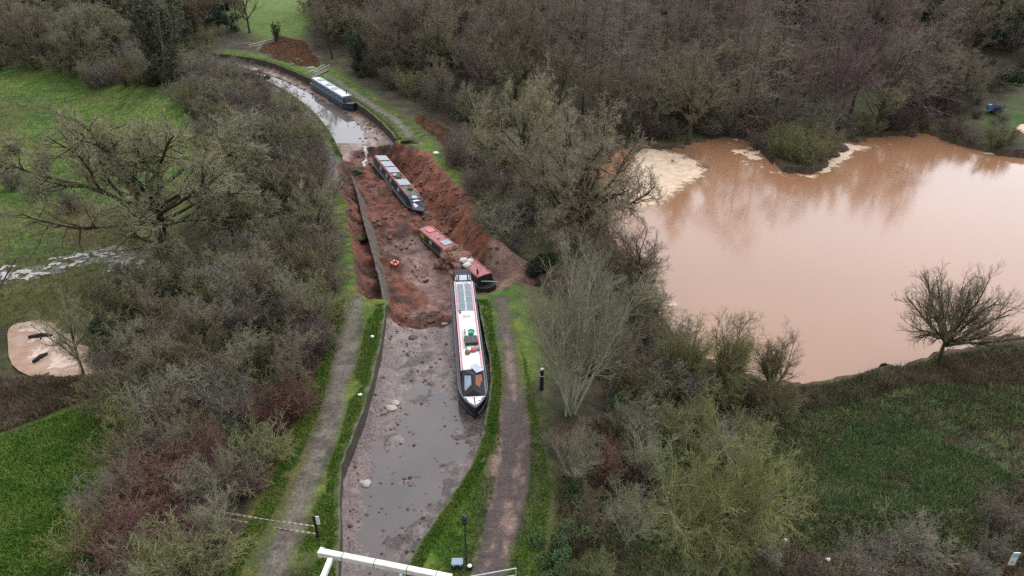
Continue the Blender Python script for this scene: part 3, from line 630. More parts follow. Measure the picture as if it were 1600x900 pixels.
def put_tree(name, kind, seed, pos, sc, rz, label, group=None, cat='tree'):
    t = make_tree(name, kind, seed)
    if id(t) not in USED:
        USED[id(t)] = 1; COL.objects.link(t)
        for ch in t.children: COL.objects.link(ch)
        t.location = pos; t.rotation_euler = (0, 0, rz); t.scale = sc if isinstance(sc, tuple) else (sc, sc, sc)
        t['category'] = cat; t['label'] = label
        if group: t['group'] = group
        return t
    c = dup(t, pos, rz, sc, label)
    if group: c['group'] = group
    elif 'group' in c: del c['group']
    return c
def put_mesh(name, me, pos, sc, rz, label, cat, group=None):
    o = bpy.data.objects.new(name, me); COL.objects.link(o); o.location = pos; o.rotation_euler = (0, 0, rz); o.scale = sc if isinstance(sc, tuple) else (sc, sc, sc)
    return tag(o, label, cat, group)
def scatter(poly, dmin, seed, n=4000, avoid=None):
    g = np.random.default_rng(seed); a = np.array([p[:2] for p in poly]); out = []
    c = g.uniform(a.min(0), a.max(0), (n, 2)); k = inside(c[:, 0], c[:, 1], [tuple(p) for p in a])
    for q in c[k]:
        if avoid is not None and any(np.hypot(*(q - z[:2])) < z[2] for z in avoid): continue
        if all((q[0] - z[0]) ** 2 + (q[1] - z[1]) ** 2 > dmin * dmin for z in out): out.append(q)
    return out
G3 = lambda q: (float(q[0]), float(q[1]), hz(q[0], q[1]))
# --- single trees one can point at
put_tree('oak_tree', 'oak', 11, P(258, 395), (1.4, 1.4, 1.25), 0.4, 'largest broad leafless oak on the left, spreading over the green field edge')
put_tree('oak_tree', 'oak', 12, P(905, 385), (.92, .92, 1.08), 0.2, 'large mossy leafless oak in the middle between the breach and the lake')
put_tree('oak_tree', 'oak', 14, P(815, 290), (.66, .66, .95), 2.2, 'smaller leafless oak just behind the large middle oak, above the red scarp')
put_tree('round_tree', 'round', 21, P(1467, 572), (.84, .84, 1.06), 7.1, 'lone round-crowned bare tree on the near right shore of the lake')
put_tree('multistem_tree', 'pale', 31, P(893, 645), (.86, .86, 1.0), 0, 'pale multi-stemmed bare tree beside the black post and muddy path')
put_tree('multistem_tree', 'pale', 32, P(952, 622), (.55, .55, .78), 2.0, 'thinner pale bare tree just right of the pale multi-stemmed tree')
put_tree('willow_tree', 'willow', 41, P(1112, 892), (.84, .84, 1.3), 0, 'big yellow-green bare willow at the bottom right of the centre')
for i, (px, py, s, l) in enumerate([(1062, 600, .62, 'yellow-green bare willow on the shore, leftmost of the three by the lake'), (1128, 612, .66, 'tallest yellow-green bare willow against the near lake shore'), (1205, 608, .5, 'small yellow-green bare willow, rightmost of the three by the near shore')]):
    put_tree('willow_tree', 'willow', 42, P(px, py), (s * .8, s * .8, s * 1.1), i * 2.1, l)
put_tree('alder_tree', 'ash', 51, P(1000, 470), (.72, .72, .6), 0, 'dark purple-brown bare tree leaning over the lake, right of the middle oak')
put_tree('alder_tree', 'ash', 52, P(985, 535), (.6, .6, .5), 1.5, 'bushy dark bare tree behind the pale stems at the lake edge')
put_tree('ivy_tree', 'ivy', 61, P(258, 132), (1.2, 1.2, 1.15), 0, 'tall dark ivy-clad tree standing at the upper left by the canal bend')
put_tree('alder_tree', 'ash', 53, P(132, 588), (.4, .4, .55), 1.0, 'dark bare tree leaning over the foamy pool on the left')
put_tree('alder_tree', 'ash', 53, P(-8, 500), (.6, .6, .75), 3.0, 'thin bare tree at the left edge of the photo above the pool')
put_tree('alder_tree', 'ash', 52, P(1370, 205), (.75, .75, .62), .5, 'pale grey leafless tree with twin trunks on the far foam spit')
put_tree('alder_tree', 'ash', 51, P(1300, 90), (.8, .8, .8), .5, 'pale fan-shaped bare tree at the right end of the far wood')
# --- the woods
g = np.random.default_rng(5)
wood = poly_at([(640, 150), (760, 175), (840, 195), (960, 205), (1070, 208), (1130, 200), (1200, 205), (1330, 185), (1420, 192), (1480, 175), (1500, 120), (1620, 90), (1760, 60), (1760, 5), (1400, -45), (900, -45), (640, -15), (520, 20), (500, 60), (560, 105)], -2)
far_l = {'ashp': 'round-crowned purplish bare tree in the dense wood behind the lake', 'larch': 'bare reddish-brown larch in the dense wood behind the lake', 'ash': 'grey leafless broadleaf in the wood behind the lake', 'oak': 'broad grey leafless oak in the wood behind the lake', 'conifer': 'dark evergreen among the bare trees behind the lake'}
names = {'ashp': 'alder_tree', 'larch': 'larch_tree', 'ash': 'ash_tree', 'oak': 'oak_tree', 'conifer': 'evergreen_tree'}
OAKS = [(*P(905, 385)[:2], 13.0), (*P(815, 290)[:2], 8.0), (*P(265, 392)[:2], 7.5), (*P(893, 645)[:2], 2.5)]
woodpts = scatter(wood, 5.5, 3, 9000, OAKS)
woodpts.sort(key=lambda q: q[1])
for q in woodpts[:330]:
    d = q[1]; x = q[0] / d
    u = g.uniform()
    if x < .02: kind = 'ash' if u < .6 else ('oak' if u < .85 else 'ashp')
    elif x < .6: kind = 'larch' if u < .56 else ('ashp' if u < .78 else ('ash' if u < .92 else ('oak' if u < .96 else 'conifer')))
    else: kind = 'conifer' if u < .3 else ('ash' if u < .8 else 'oak')
    sc = g.uniform(.8, 1.35) * {'larch': .92, 'ash': .9, 'ashp': .92, 'oak': .62, 'conifer': .8}[kind]
    put_tree(names[kind], kind, {'larch': (71, 72, 73), 'ash': (74, 75), 'ashp': (77, 78), 'oak': (13, 13), 'conifer': (76, 76)}[kind][int(g.integers(0, 2 if kind != 'larch' else 3))], G3(q), (sc * g.uniform(.95, 1.25), sc * g.uniform(.95, 1.25), sc * (1.16 if kind == 'larch' else 1.03)), g.uniform(0, 6.3), far_l[kind], 'bare trees of the wood behind the lake')
lw = poly_at([(-220, 95), (0, 98), (120, 98), (190, 118), (240, 110), (300, 84), (345, 72), (400, 66), (390, 50), (350, 20), (320, -12), (-250, -15)], -1.5)
for q in scatter(lw, 4.7, 8, 9000)[:220]:
    u = g.uniform(); kind = 'ash' if u < .55 else ('conifer' if u < .72 else ('ivy' if u < .8 else 'oak'))
    if q[0] < -95 and u < .8: kind = 'conifer' if u < .35 else 'ash'
    sc = g.uniform(.75, 1.05) * .9
    put_tree({'ivy': 'ivy_tree', **names}[kind], kind, {'ash': 74, 'oak': 13, 'conifer': 76, 'ivy': 62}[kind], G3(q), sc, g.uniform(0, 6.3), {'ash': 'grey-green bare tree in the copse at the upper left', 'oak': 'spreading bare oak in the copse at the upper left', 'conifer': 'dark evergreen in the copse at the upper left', 'ivy': 'ivy-covered tree in the copse at the upper left'}[kind], 'trees of the upper left copse')
for i, (px, py, k, s, l) in enumerate([(520, 92, 'ash', .85, 'greenish bare tree by the far moored boat, left of the wood'), (560, 112, 'ivy', .6, 'small ivy-clad tree on the bank beyond the far boat'), (600, 125, 'ash', .8, 'bare tree on the far bank just right of the moored boat'), (655, 130, 'oak', .6, 'dark branching bare oak above the grassy far bank'), (690, 175, 'ash', .62, 'low bare tree on the bank above the orange bracken'), (745, 215, 'ash', .6, 'bare tree at the top of the scarp, left of the oaks'), (433, 66, 'ivy', .32, 'small dark bush-like tree on the field corner by the bracken')]):
    put_tree({'ivy': 'ivy_tree', **names}[k], k, {'ash': 75, 'ivy': 62, 'oak': 13}[k], P(px, py), s, i * 1.3, l)
# --- scrub
def scrub(poly, dmin, seed, kinds, sc, lab, group, name='shrub', cat='shrub', lim=300, n=5000, avoid=None):
    avoid = [(a, b, min(c, 7.5)) for a, b, c in OAKS]
    g = np.random.default_rng(seed)
    for q in scatter(poly, dmin, seed, n, avoid)[:lim]:
        k = kinds[int(g.integers(0, len(kinds)))]; s = g.uniform(*sc)
        if k in ('ivy', 'leafy'):
            put_mesh('evergreen_bush', bush_mesh(80 + int(g.integers(0, 2)), 'green' if k == 'ivy' else 'leafy'), G3(q), (s * g.uniform(.8, 1.3), s * g.uniform(.8, 1.3), s * g.uniform(.7, 1.1)), g.uniform(0, 6.3), lab['ivy'], 'bush', group)
        else:
            put_mesh(name, shrub_mesh(k, 90 + int(g.integers(0, 3))), G3(q), (s * g.uniform(.85, 1.25), s * g.uniform(.85, 1.25), s * g.uniform(.85, 1.15)), g.uniform(0, 6.3), lab[k], cat, group)
def L4(where): return {'grey': 'grey-brown leafless shrub ' + where, 'olive': 'olive-green leafless shrub ' + where, 'red': 'reddish-brown leafless shrub ' + where, 'dark': 'dark purple-brown leafless shrub ' + where, 'yellow': 'yellow-green leafless shrub ' + where, 'larch': 'pinkish leafless shrub ' + where, 'ivy': 'dark green evergreen bush ' + where}
scrub(poly_at([(305, 150), (345, 132), (400, 150), (440, 178), (475, 220), (505, 285), (520, 360), (522, 430), (400, 440), (320, 400), (320, 300), (320, 230), (300, 180)], -1.8), 2.9, 21, ['grey', 'grey', 'dark', 'olive', 'ivy'], (.9, 1.35), L4('in the upper scrub beside the collapsed left bank'), 'scrub above the left bank', n=6000)
scrub(poly_at([(205, 400), (320, 400), (400, 440), (522, 430), (522, 500), (500, 600), (470, 690), (330, 680), (215, 650), (160, 590), (150, 520)], -2.4), 2.7, 22, ['grey', 'olive', 'olive', 'dark', 'grey', 'ivy'], (.85, 1.25), L4('in the scrub left of the towpath, level with the white boat'), 'scrub left of the towpath', n=6000)
scrub(poly_at([(215, 650), (330, 680), (465, 690), (425, 780), (385, 850), (345, 920), (320, 990), (140, 990), (150, 800), (175, 720)], -2.8), 2.2, 23, ['red', 'red', 'olive', 'grey', 'dark', 'yellow', 'leafy'], (.7, 1.05), L4('in the bottom left scrub near the tape barrier'), 'scrub at the bottom left', n=6000)
scrub(poly_at([(-40, 215), (35, 222), (50, 240), (110, 300), (150, 340), (60, 330), (-40, 250)], -4), 5.5, 24, ['grey', 'dark'], (.8, 1.0), L4('under the large left oak on the field side'), 'scrub under the left oak')
scrub(poly_at([(110, 455), (200, 440), (230, 470), (170, 540), (140, 510)], -4.9), 3.2, 25, ['grey', 'olive', 'dark'], (.7, 1.0), L4('between the white stream and the pool'), 'scrub between stream and pool')
scrub(poly_at([(715, 215), (790, 215), (830, 290), (860, 350), (805, 378), (772, 366), (752, 325), (735, 290), (712, 262)], -.6), 2.2, 26, ['grey', 'dark', 'olive', 'grey'], (.7, 1.1), L4('along the top of the red scarp'), 'scrub along the scarp top')
scrub(poly_at([(560, 120), (640, 160), (720, 185), (760, 215), (800, 190), (640, 110)], -1.0), 3.4, 27, ['grey', 'dark', 'olive', 'ivy'], (.8, 1.2), L4('on the far bank behind the grassy towpath'), 'scrub on the far bank')
scrub(poly_at([(850, 395), (980, 400), (1010, 470), (1045, 540), (1080, 600), (1000, 640), (930, 600), (880, 540), (840, 470)], -2.6), 2.8, 28, ['dark', 'grey', 'olive', 'dark', 'ivy'], (.6, 1.05), L4('between the muddy path and the lake'), 'scrub between path and lake')
scrub(poly_at([(900, 640), (1010, 640), (1080, 690), (1000, 760), (960, 900), (860, 960), (880, 780), (880, 700)], -1.5), 2.0, 29, ['dark', 'grey', 'olive', 'red', 'leafy'], (.4, .75), L4('in the bramble patch right of the muddy path'), 'scrub right of the muddy path')
scrub(poly_at([(1030, 640), (1230, 610), (1250, 690), (1100, 760), (1040, 740)], -3), 2.6, 30, ['olive', 'dark', 'grey', 'yellow'], (.55, .95), L4('behind the big willow near the lake shore'), 'scrub behind the willow')
scrub(poly_at([(1180, 850), (1320, 870), (1500, 850), (1620, 800), (1700, 840), (1700, 960), (1180, 960)], -1.2), 2.2, 31, ['dark', 'dark', 'grey', 'olive'], (.4, .7), L4('along the bottom right corner by the white sign'), 'scrub along the bottom right')
scrub(poly_at([(1005, 222), (1070, 212), (1130, 208), (1180, 212), (1240, 222), (1300, 214), (1330, 200), (1200, 196), (1000, 200)], -3.8), 3.0, 32, ['olive', 'dark', 'grey', 'ivy'], (.9, 1.4), L4('at the front of the wood along the far lake shore'), 'scrub along the far shore')
scrub(poly_at([(1180, 232), (1230, 255), (1255, 268), (1285, 252), (1310, 230), (1240, 222)], -4), 2.6, 33, ['olive', 'grey', 'olive'], (.9, 1.2), L4('standing in the flood water by the far shore'), 'bushes standing in the flood')
scrub(poly_at([(1320, 214), (1400, 206), (1450, 203), (1495, 220), (1560, 236), (1580, 228), (1500, 208), (1440, 192), (1330, 200)], -3.6), 2.4, 38, ['dark', 'grey', 'olive'], (.5, .85), L4('overhanging the far right shore of the lake'), 'scrub on the far right shore')
scrub(poly_at([(880, 290), (925, 300), (945, 350), (965, 400), (975, 440), (940, 430), (900, 350)], -3.2), 2.2, 39, ['dark', 'grey', 'olive'], (.7, 1.1), L4('on the bank under the middle oak beside the lake'), 'scrub under the middle oak')
scrub(poly_at([(140, 122), (200, 128), (260, 138), (330, 132), (345, 160), (300, 150), (200, 145), (130, 135)], -2), 3.0, 40, ['grey', 'dark', 'olive', 'ivy', 'grey'], (1.0, 1.5), L4('around the foot of the ivy-clad tree'), 'scrub below the ivy tree')
scrub(poly_at([(1440, 195), (1500, 205), (1560, 228), (1590, 215), (1540, 170), (1460, 165)], -3), 3.6, 34, ['dark', 'grey'], (.35, .6), L4('on the grassy bank by the blue trough'), 'scrub on the far right bank')
scrub(poly_at([(1400, 180), (1500, 150), (1640, 110), (1700, 70), (1500, 90), (1420, 140)], -1), 5, 35, ['dark', 'grey', 'ivy'], (1.2, 1.8), L4('below the dark trees at the upper right'), 'scrub at the upper right')
scrub(poly_at([(-200, 110), (0, 108), (140, 108), (200, 125), (330, 110), (340, 90), (200, 98), (-200, 96)], -2.5), 4, 36, ['grey', 'dark', 'ivy', 'olive'], (1.0, 1.5), L4('along the top of the left field'), 'scrub along the field top')
scrub(poly_at([(1040, 252), (1100, 262), (1090, 248), (1050, 240)], -4), 3, 37, ['grey'], (.4, .5), L4('poking through the cream foam'), 'twigs in the foam')
for px, py, s, k in ((560, 100, .9, 0),): pass
for poly, dm, sd, kk, sc_, lb in (([(350, 160), (470, 230), (515, 330), (515, 430), (400, 470), (330, 300)], 5.5, 61, ('ash', 74), .42, 'slender bare sapling standing above the upper scrub beside the breach'), ([(215, 430), (400, 450), (520, 480), (480, 640), (300, 690), (170, 600)], 5, 62, ('ash', 75), .36, 'slender bare sapling standing out of the scrub left of the towpath'), ([(180, 720), (320, 680), (430, 720), (350, 880), (180, 900)], 4.5, 63, ('pale', 31), .3, 'pale thin-stemmed sapling in the reddish bottom left scrub'), ([(900, 660), (1000, 650), (1060, 700), (980, 860), (890, 860)], 4.5, 64, ('pale', 31), .26, 'pale thin-stemmed sapling in the brambles right of the muddy path')):
    gg = np.random.default_rng(sd)
    for q in scatter(poly_at(poly, -2), dm, sd)[:40]:
        s_ = sc_ * gg.uniform(.7, 1.3); put_tree('sapling', kk[0], kk[1], G3(q), (s_ * 1.15, s_ * 1.15, s_), gg.uniform(0, 6.3), lb, 'saplings in the scrub')
# --- ground cover too fine to count
def cover(name, polys, n, seed, size, hgt, m, blades=3, avoid=None, ms=2.5, mt=.3, msd=None):
    g = np.random.default_rng(seed); Vs = []
    for poly, frac, h in polys:
        a = np.array(poly_at(poly, h)); c = g.uniform(a.min(0), a.max(0), (int(n * frac * 3), 2)); c = c[inside(c[:, 0], c[:, 1], [tuple(p) for p in a])][:int(n * frac)]
        c = c[fbm(c[:, 0] / ms, c[:, 1] / ms, msd or seed) > mt]
        if avoid is not None: c = c[avoid(c[:, 0], c[:, 1])]
        Vs.append(c)
    c = np.concatenate(Vs); z = hzv(c[:, 0], c[:, 1])
    if avoid is not None:
        ed = np.maximum(sdist(c[:, 0], c[:, 1], canal_near), sdist(c[:, 0], c[:, 1], canal_far)); z = np.where(ed > -.45, np.maximum(z, .02), z)
    N = len(c); b = np.stack([c[:, 0], c[:, 1], z], -1)
    b = np.repeat(b, blades, 0) + np.concatenate([g.normal(0, size, (N * blades, 2)), np.full((N * blades, 1), -.02)], 1)
    d = unit(g.normal(0, 1, (N * blades, 3)) * np.array([1, 1, .1])); up = np.concatenate([g.normal(0, .5, (N * blades, 2)), np.ones((N * blades, 1))], 1) * (hgt * g.uniform(.5, 1.4, (N * blades, 1)))
    w = (size * .35 * g.uniform(.6, 1.4, (N * blades, 1)))
    V = np.stack([b - d * w, b + d * w, b + up], 1).reshape(-1, 3)
    me = mesh_np(name, V, np.arange(len(V)).reshape(-1, 3))
    return tag(link(name, me, m), kind='stuff')
def grassm(n, a, b): return mat(n, a, .7, .3, .55, 0, 0, .25, 0, b, 'Object', 8)
onbank = lambda x, y: (sdist(x, y, canal_near) < -.02) & (sdist(x, y, canal_far) < -.02) & (sdist(x, y, breach) < -.2) & (segdist(x, y, [tuple(p) for p in smooth_line(poly_at(TOW), 2)]) > .95) & (segdist(x, y, [tuple(p) for p in smooth_line(poly_at(MUDP), 2)]) > 1.0)
cover('verge_grass', [([(400, 960), (480, 800), (540, 650), (575, 500), (600, 470), (606, 520), (560, 700), (535, 740), (530, 960)], .3, 0), ([(610, 960), (690, 800), (760, 700), (775, 560), (760, 470), (800, 470), (840, 650), (860, 760), (840, 960)], .45, 0), ([(500, 108), (560, 135), (640, 190), (720, 280), (700, 290), (640, 235), (540, 150)], .15, 0), ([(533, 243), (500, 190), (440, 140), (330, 102), (420, 150), (490, 215), (520, 262)], .1, 0), ([(340, 960), (440, 780), (500, 640), (540, 500), (555, 470), (525, 470), (480, 620), (420, 760), (340, 900)], .22, -.1)], 34000, 51, .07, .16, grassm('verge_grass_blades', (.065, .15, .018), (.15, .205, .034)), 3, onbank)
def edge_grass():
    g = np.random.default_rng(58); B = []
    for line, n in ((lnl, 5200), (rnl, 5200), (lfl, 4200), (rfl, 3000)):
        a = np.array([p[:2] for p in line]); t = np.gradient(a, axis=0); t /= np.linalg.norm(t, axis=1)[:, None]; nr = np.stack([-t[:, 1], t[:, 0]], 1); nr *= -np.sign(sdist(a[2:3, 0] + nr[2:3, 0] * .5, a[2:3, 1] + nr[2:3, 1] * .5, canal_near if n == 5200 else canal_far))[0]
        u = g.uniform(0, len(a) - 1.001, n); i = u.astype(int); f = (u - i)[:, None]; p = a[i] * (1 - f) + a[i + 1] * f + nr[i] * (g.uniform(-.03, .6, (n, 1)) ** 1.0)
        p = p[fbm(p[:, 0] / 1.2, p[:, 1] / 1.2, 59) > (.34 if n == 5200 else .25)]; B.append(p)
    p = np.concatenate(B); N = len(p) * 3; b = np.concatenate([np.repeat(p, 3, 0) + g.normal(0, .05, (N, 2)), np.full((N, 1), .02)], 1)
    d = unit(g.normal(0, 1, (N, 3)) * np.array([1, 1, .1])); up = np.concatenate([g.normal(0, .5, (N, 2)), np.ones((N, 1))], 1) * (.10 * g.uniform(.5, 1.4, (N, 1))); w = .03 * g.uniform(.6, 1.4, (N, 1))
    return tag(link('edge_grass', mesh_np('edge_grass', np.stack([b - d * w, b + d * w, b + up], 1).reshape(-1, 3), np.arange(3 * N).reshape(-1, 3)), MATS['verge_grass_blades']), kind='stuff')
edge_grass()
cover('field_grass', [([(-60, 104), (130, 118), (155, 160), (300, 130), (320, 200), (250, 370), (215, 400), (180, 460), (110, 505), (-60, 505)], .55, -4.3), ([(-60, 690), (0, 668), (150, 620), (200, 640), (150, 740), (160, 1000), (-60, 1000)], .45, -4.1)], 42000, 52, .11, .2, grassm('field_grass_blades', (.068, .16, .02), (.155, .215, .042)), 3, None, 2.5, .18)
cover('mound_herbs', [([(1230, 606), (1330, 601), (1420, 585), (1650, 545), (2000, 510), (2000, 900), (1200, 880), (1000, 900), (900, 880), (1150, 700)], .6, -2.2), ([(1290, 690), (1380, 650), (1500, 680), (1580, 720), (1560, 790), (1480, 820), (1360, 830), (1280, 800)], .4, -2.3), ([(1100, 585), (1240, 606), (1330, 601), (1420, 580), (1480, 563), (1650, 538), (1650, 575), (1420, 625), (1240, 650), (1100, 640)], .25, -3.6)], 82000, 53, .13, .2, grassm('herb_leaves', (.072, .138, .04), (.145, .205, .068)), 3, None, 4, .41, 53)
cover('dead_stalks', [([(560, 108), (640, 158), (700, 190), (740, 200), (700, 150), (600, 95)], .12, -.4), ([(1180, 600), (1330, 600), (1420, 578), (1480, 562), (1650, 535), (2000, 505), (2000, 960), (850, 960), (880, 700), (1000, 640)], .6, -2.2), ([(-60, 585), (60, 583), (150, 590), (160, 615), (0, 668), (-60, 680)], .2, -4.5), ([(1400, 590), (1600, 552), (1850, 530), (1850, 600), (1420, 612)], .2, -3.2), ([(1100, 585), (1240, 606), (1330, 601), (1420, 580), (1480, 563), (1650, 538), (1650, 575), (1420, 625), (1240, 650), (1100, 640)], .25, -3.6)], 42000, 54, .1, .35, grassm('dead_stems', (.09, .068, .045), (.19, .145, .095)), 3, None, 4, .1)
cover('orange_bracken', [([(405, 80), (415, 68), (440, 58), (475, 65), (495, 90), (500, 105), (470, 104), (430, 92)], .6, 0), ([(655, 180), (700, 195), (735, 265), (715, 268), (690, 225), (650, 195)], .4, -.4)], 11000, 55, .2, .22, grassm('bracken_fronds', (.16, .085, .05), (.28, .16, .095)), 3)
# ------------------------------------------------------------------ canal walls and the broken slab
STONE = mat('coping_stone', (.04, .06, .015), .85, .3, 1.3, .3, 0, .3, 0, (.13, .125, .075), 'Object', 8)
WALL = mat('dark_canal_wall', (.05, .042, .036), .8, .35, 3, .4, 0, .3, 0, (.10, .085, .07))
CONC = mat('dirty_concrete', (.06, .05, .042), .85, .3, 1.5, .4, 0, .3, 0, (.14, .12, .10))
def wall(name, line, side, label, z1=-1.75, top=.03, cw=.14, copin=True):
    pts = np.array([p[:2] for p in line]); t = np.gradient(pts, axis=0); t /= np.linalg.norm(t, axis=1)[:, None]; nrm = np.stack([-t[:, 1], t[:, 0]], 1) * side   # towards the bank
    r = thing(name, label, 'wall', (pts[0][0], pts[0][1], 0)); o = r.matrix_world.translation
    def strip(nm, i0, i1, za, zb, m):
        V = []; F = []
        for i in range(len(pts)):
            j = math.sin(i * 1.7) * .03
            a = pts[i] + nrm[i] * (i0 + j); b = pts[i] + nrm[i] * (i1 + j)
            V += [(a[0] - o[0], a[1] - o[1], za), (a[0] - o[0], a[1] - o[1], zb + j * .8), (b[0] - o[0], b[1] - o[1], zb + j * .8), (b[0] - o[0], b[1] - o[1], za)]
        for i in range(len(pts) - 1):
            for k in range(4): F.append((i * 4 + k, i * 4 + (k + 1) % 4, i * 4 + 4 + (k + 1) % 4, i * 4 + 4 + k))
        F += [(0, 1, 2, 3), tuple(len(V) - 4 + k for k in range(4))]
        me = bpy.data.meshes.new(nm); me.from_pydata(V, [], F); me.update()
        return link(nm, me, m, r)
    strip('wall_face', -.14, .16, z1, top - .12, WALL)
    if copin: strip('coping', -.17, .2, top - .118, top + .03, STONE)
    return r
def resample(line, st=.9):
    o = [np.array(line[0][:2])]
    for a, b in zip(line[:-1], line[1:]):
        a = np.array(a[:2]); b = np.array(b[:2]); n = max(1, int(np.linalg.norm(b - a) / st))
        o += [a + (b - a) * k / n for k in range(1, n + 1)]
    return o
wall('canal_wall', resample(lnl), 1, 'near left canal wall of dark stone with pale coping below the towpath')
wall('canal_wall', resample(rnl), -1, 'near right canal wall, thin edging under the grass beside the white boat', top=-.02, cw=.12)
wall('canal_wall', resample(lfl), 1, 'far left canal wall curving below the grass verge', top=-.02, cw=.14)
wall('canal_wall', resample(rfl), -1, 'far right canal wall, tall and dark, behind the blue boat', top=.03)
SLAB = smooth_line([at(604, 474, -.25), at(597, 440, -.55), at(587, 400, -.9), at(572, 350, -.9), at(564, 312, -.75), at(551, 272, -.8)], 2)
def broken_slab():
    r = thing('broken_wall', 'long tilted slab of broken canal wall standing in the red soil', 'wall', SLAB[0]); o = r.matrix_world.translation
    V = []; F = []; pts = resample(SLAB, .7); Z = np.interp(np.linspace(0, 1, len(pts)), np.linspace(0, 1, len(SLAB)), [p[2] for p in SLAB])
    pts = np.array(pts); t = np.gradient(pts, axis=0); t /= np.linalg.norm(t, axis=1)[:, None]; nr = np.stack([t[:, 1], -t[:, 0]], 1)
    for i in range(len(pts)):
        w = math.sin(i * 1.3) * .07 + math.sin(i * .43) * .14 - (.35 if i % 17 in (8, 9) else 0); f = i / (len(pts) - 1); lean = .3 + .5 * math.sin(math.pi * f)
        top = np.array([pts[i][0], pts[i][1], Z[i] + w]); dwn = np.array([nr[i][0] * lean, nr[i][1] * lean, -1.45]); th = np.array([-nr[i][0] * .24, -nr[i][1] * .24, -.05])
        for q in (top, top + dwn, top + dwn + th, top + th): V.append(tuple(q - np.array(o)))
    for i in range(len(pts) - 1):
        for k in range(4): F.append((i * 4 + k, i * 4 + 4 + k, i * 4 + 4 + (k + 1) % 4, i * 4 + (k + 1) % 4))
    F += [(0, 1, 2, 3), tuple(len(V) - 1 - k for k in range(4))]
    me = bpy.data.meshes.new('slab'); me.from_pydata(V, [], F); me.update(); link('slab', me, CONC, r)
broken_slab()
# ------------------------------------------------------------------ narrowboats
def paint(n, c, r=.4, var=.12): return mat(n, c, r, var, 2.5, 0, 0, .5, 0, None, 'Object', 6)
BLACK = paint('black_bitumen', (.018, .019, .022), .45); GREYB = paint('grey_gunwale', (.09, .105, .13), .45)
WHITE = paint('white_paint', (.74, .73, .71), .45, .05); PINK = paint('pink_red_paint', (.55, .12, .16), .45); REDP = paint('red_paint', (.42, .05, .05), .45)
GREEN = paint('dark_green_paint', (.028, .04, .032), .4); NAVY = paint('navy_paint', (.03, .042, .06), .4); BLUE = paint('slate_blue_paint', (.11, .19, .25), .4)
ROSE = paint('faded_red_roof', (.36, .135, .13), .65, .35); PALE = paint('pale_grey_roof', (.60, .64, .67), .5, .2); LINE = paint('cream_line', (.42, .42, .38), .5)
GLASS = mat('dark_glass', (.02, .025, .03), .08, .1, 2); CURT = mat('curtained_glass', (.45, .5, .52), .15, .2, 3); CANV = paint('black_canvas', (.016, .017, .022), .75); CLEAR = mat('clear_vinyl', (.28, .34, .42), .12, .25, 3)
SOL = mat('solar_cells', (.075, .11, .14), .2, .2, 4); SOLG = mat('grey_solar_cells', (.24, .28, .32), .3, .12, 2); ALU = mat('aluminium_frame', (.55, .57, .58), .4, .1, 5, 0, .3)
BRASS = paint('yellow_paint', (.40, .30, .05), .5); WOOD = mat('weathered_wood', (.16, .12, .08), .8, .3, 5, .2); RUST = paint('orange_brown', (.30, .08, .03), .6, .4)
def boat_matrix(a, b, roll=0.0):
    """a: keel point below the stern, b: below the bow"""
    a = Vector(a); b = Vector(b); x = (b - a).normalized(); y = Vector((0, 0, 1)).cross(x).normalized(); z = x.cross(y)
    M = Matrix((x, y, z)).transposed().to_4x4(); M.translation = (a + b) / 2
    return M @ Matrix.Rotation(roll, 4, 'X'), (b - a).length
BEAM = 1.05
def half(x, L, k=1.0):
    s = x + L / 2; t = (L / 2 - x) / 3.0; w = BEAM
    if s < 1.1: w = BEAM * math.sqrt(max(0, 1 - (1 - s / 1.1) ** 2)) * .9 + BEAM * .1 * min(1, s * 3)
    if t < 1: w = BEAM * (1 - (1 - max(t, 0)) ** 2.1)
    return max(w, .03)
def sheer(x, L):
    t = max(0, 1 - (L / 2 - x) / 3.4); return 1.05 + .38 * t * t
def hull(r, L, m, gm, deck=None):
    xs_ = sorted(set([-L / 2 + v for v in (0, .05, .15, .3, .55, .8, 1.1)] + list(np.linspace(-L / 2 + 1.5, L / 2 - 3.2, 8)) + [L / 2 - v for v in (3, 2.5, 2, 1.5, 1.1, .8, .5, .25, .1, 0)]))
    V = []; F = []; n = len(xs_)
    for x in xs_:
        w = half(x, L); z = sheer(x, L); t = max(0, 1 - (L / 2 - x) / 3.0); bw = w * (1 - .35 * t); bx = x - .5 * t * t
        V += [(bx, bw * .96, 0), (x, w, z), (x, -w, z), (bx, -bw * .96, 0)]
    for i in range(n - 1):
        a = i * 4; F += [(a, a + 4, a + 5, a + 1), (a + 2, a + 6, a + 7, a + 3), (a + 3, a + 7, a + 4, a)]
    F += [(0, 1, 2, 3), tuple(4 * (n - 1) + k for k in (3, 2, 1, 0))]
    h = MB().add(V, F).build('hull', m, r)
    V = []; F = []
    for x in xs_: w = half(x, L); z = sheer(x, L); V += [(x, w - .03, z - .03), (x, -w + .03, z - .03)]
    for i in range(n - 1): F.append((2 * i + 1, 2 * i + 3, 2 * i + 2, 2 * i))
    MB().add(V, F).build('deck', deck or gm, r)
    mb = MB()
    for s in (1, -1):
        pts = [(x, s * (half(x, L) - .02), sheer(x, L) + .015) for x in xs_]; mb.tube(pts, .055, 6)
        mb.tube([(x, s * (half(x, L) + .015), .62 + .15 * (sheer(x, L) - 1.05)) for x in xs_[3:-2]], .03, 5)
    mb.build('gunwale', gm, r)
    return xs_
CH = .92; CB, CT = .86, .76      # cabin height, half widths
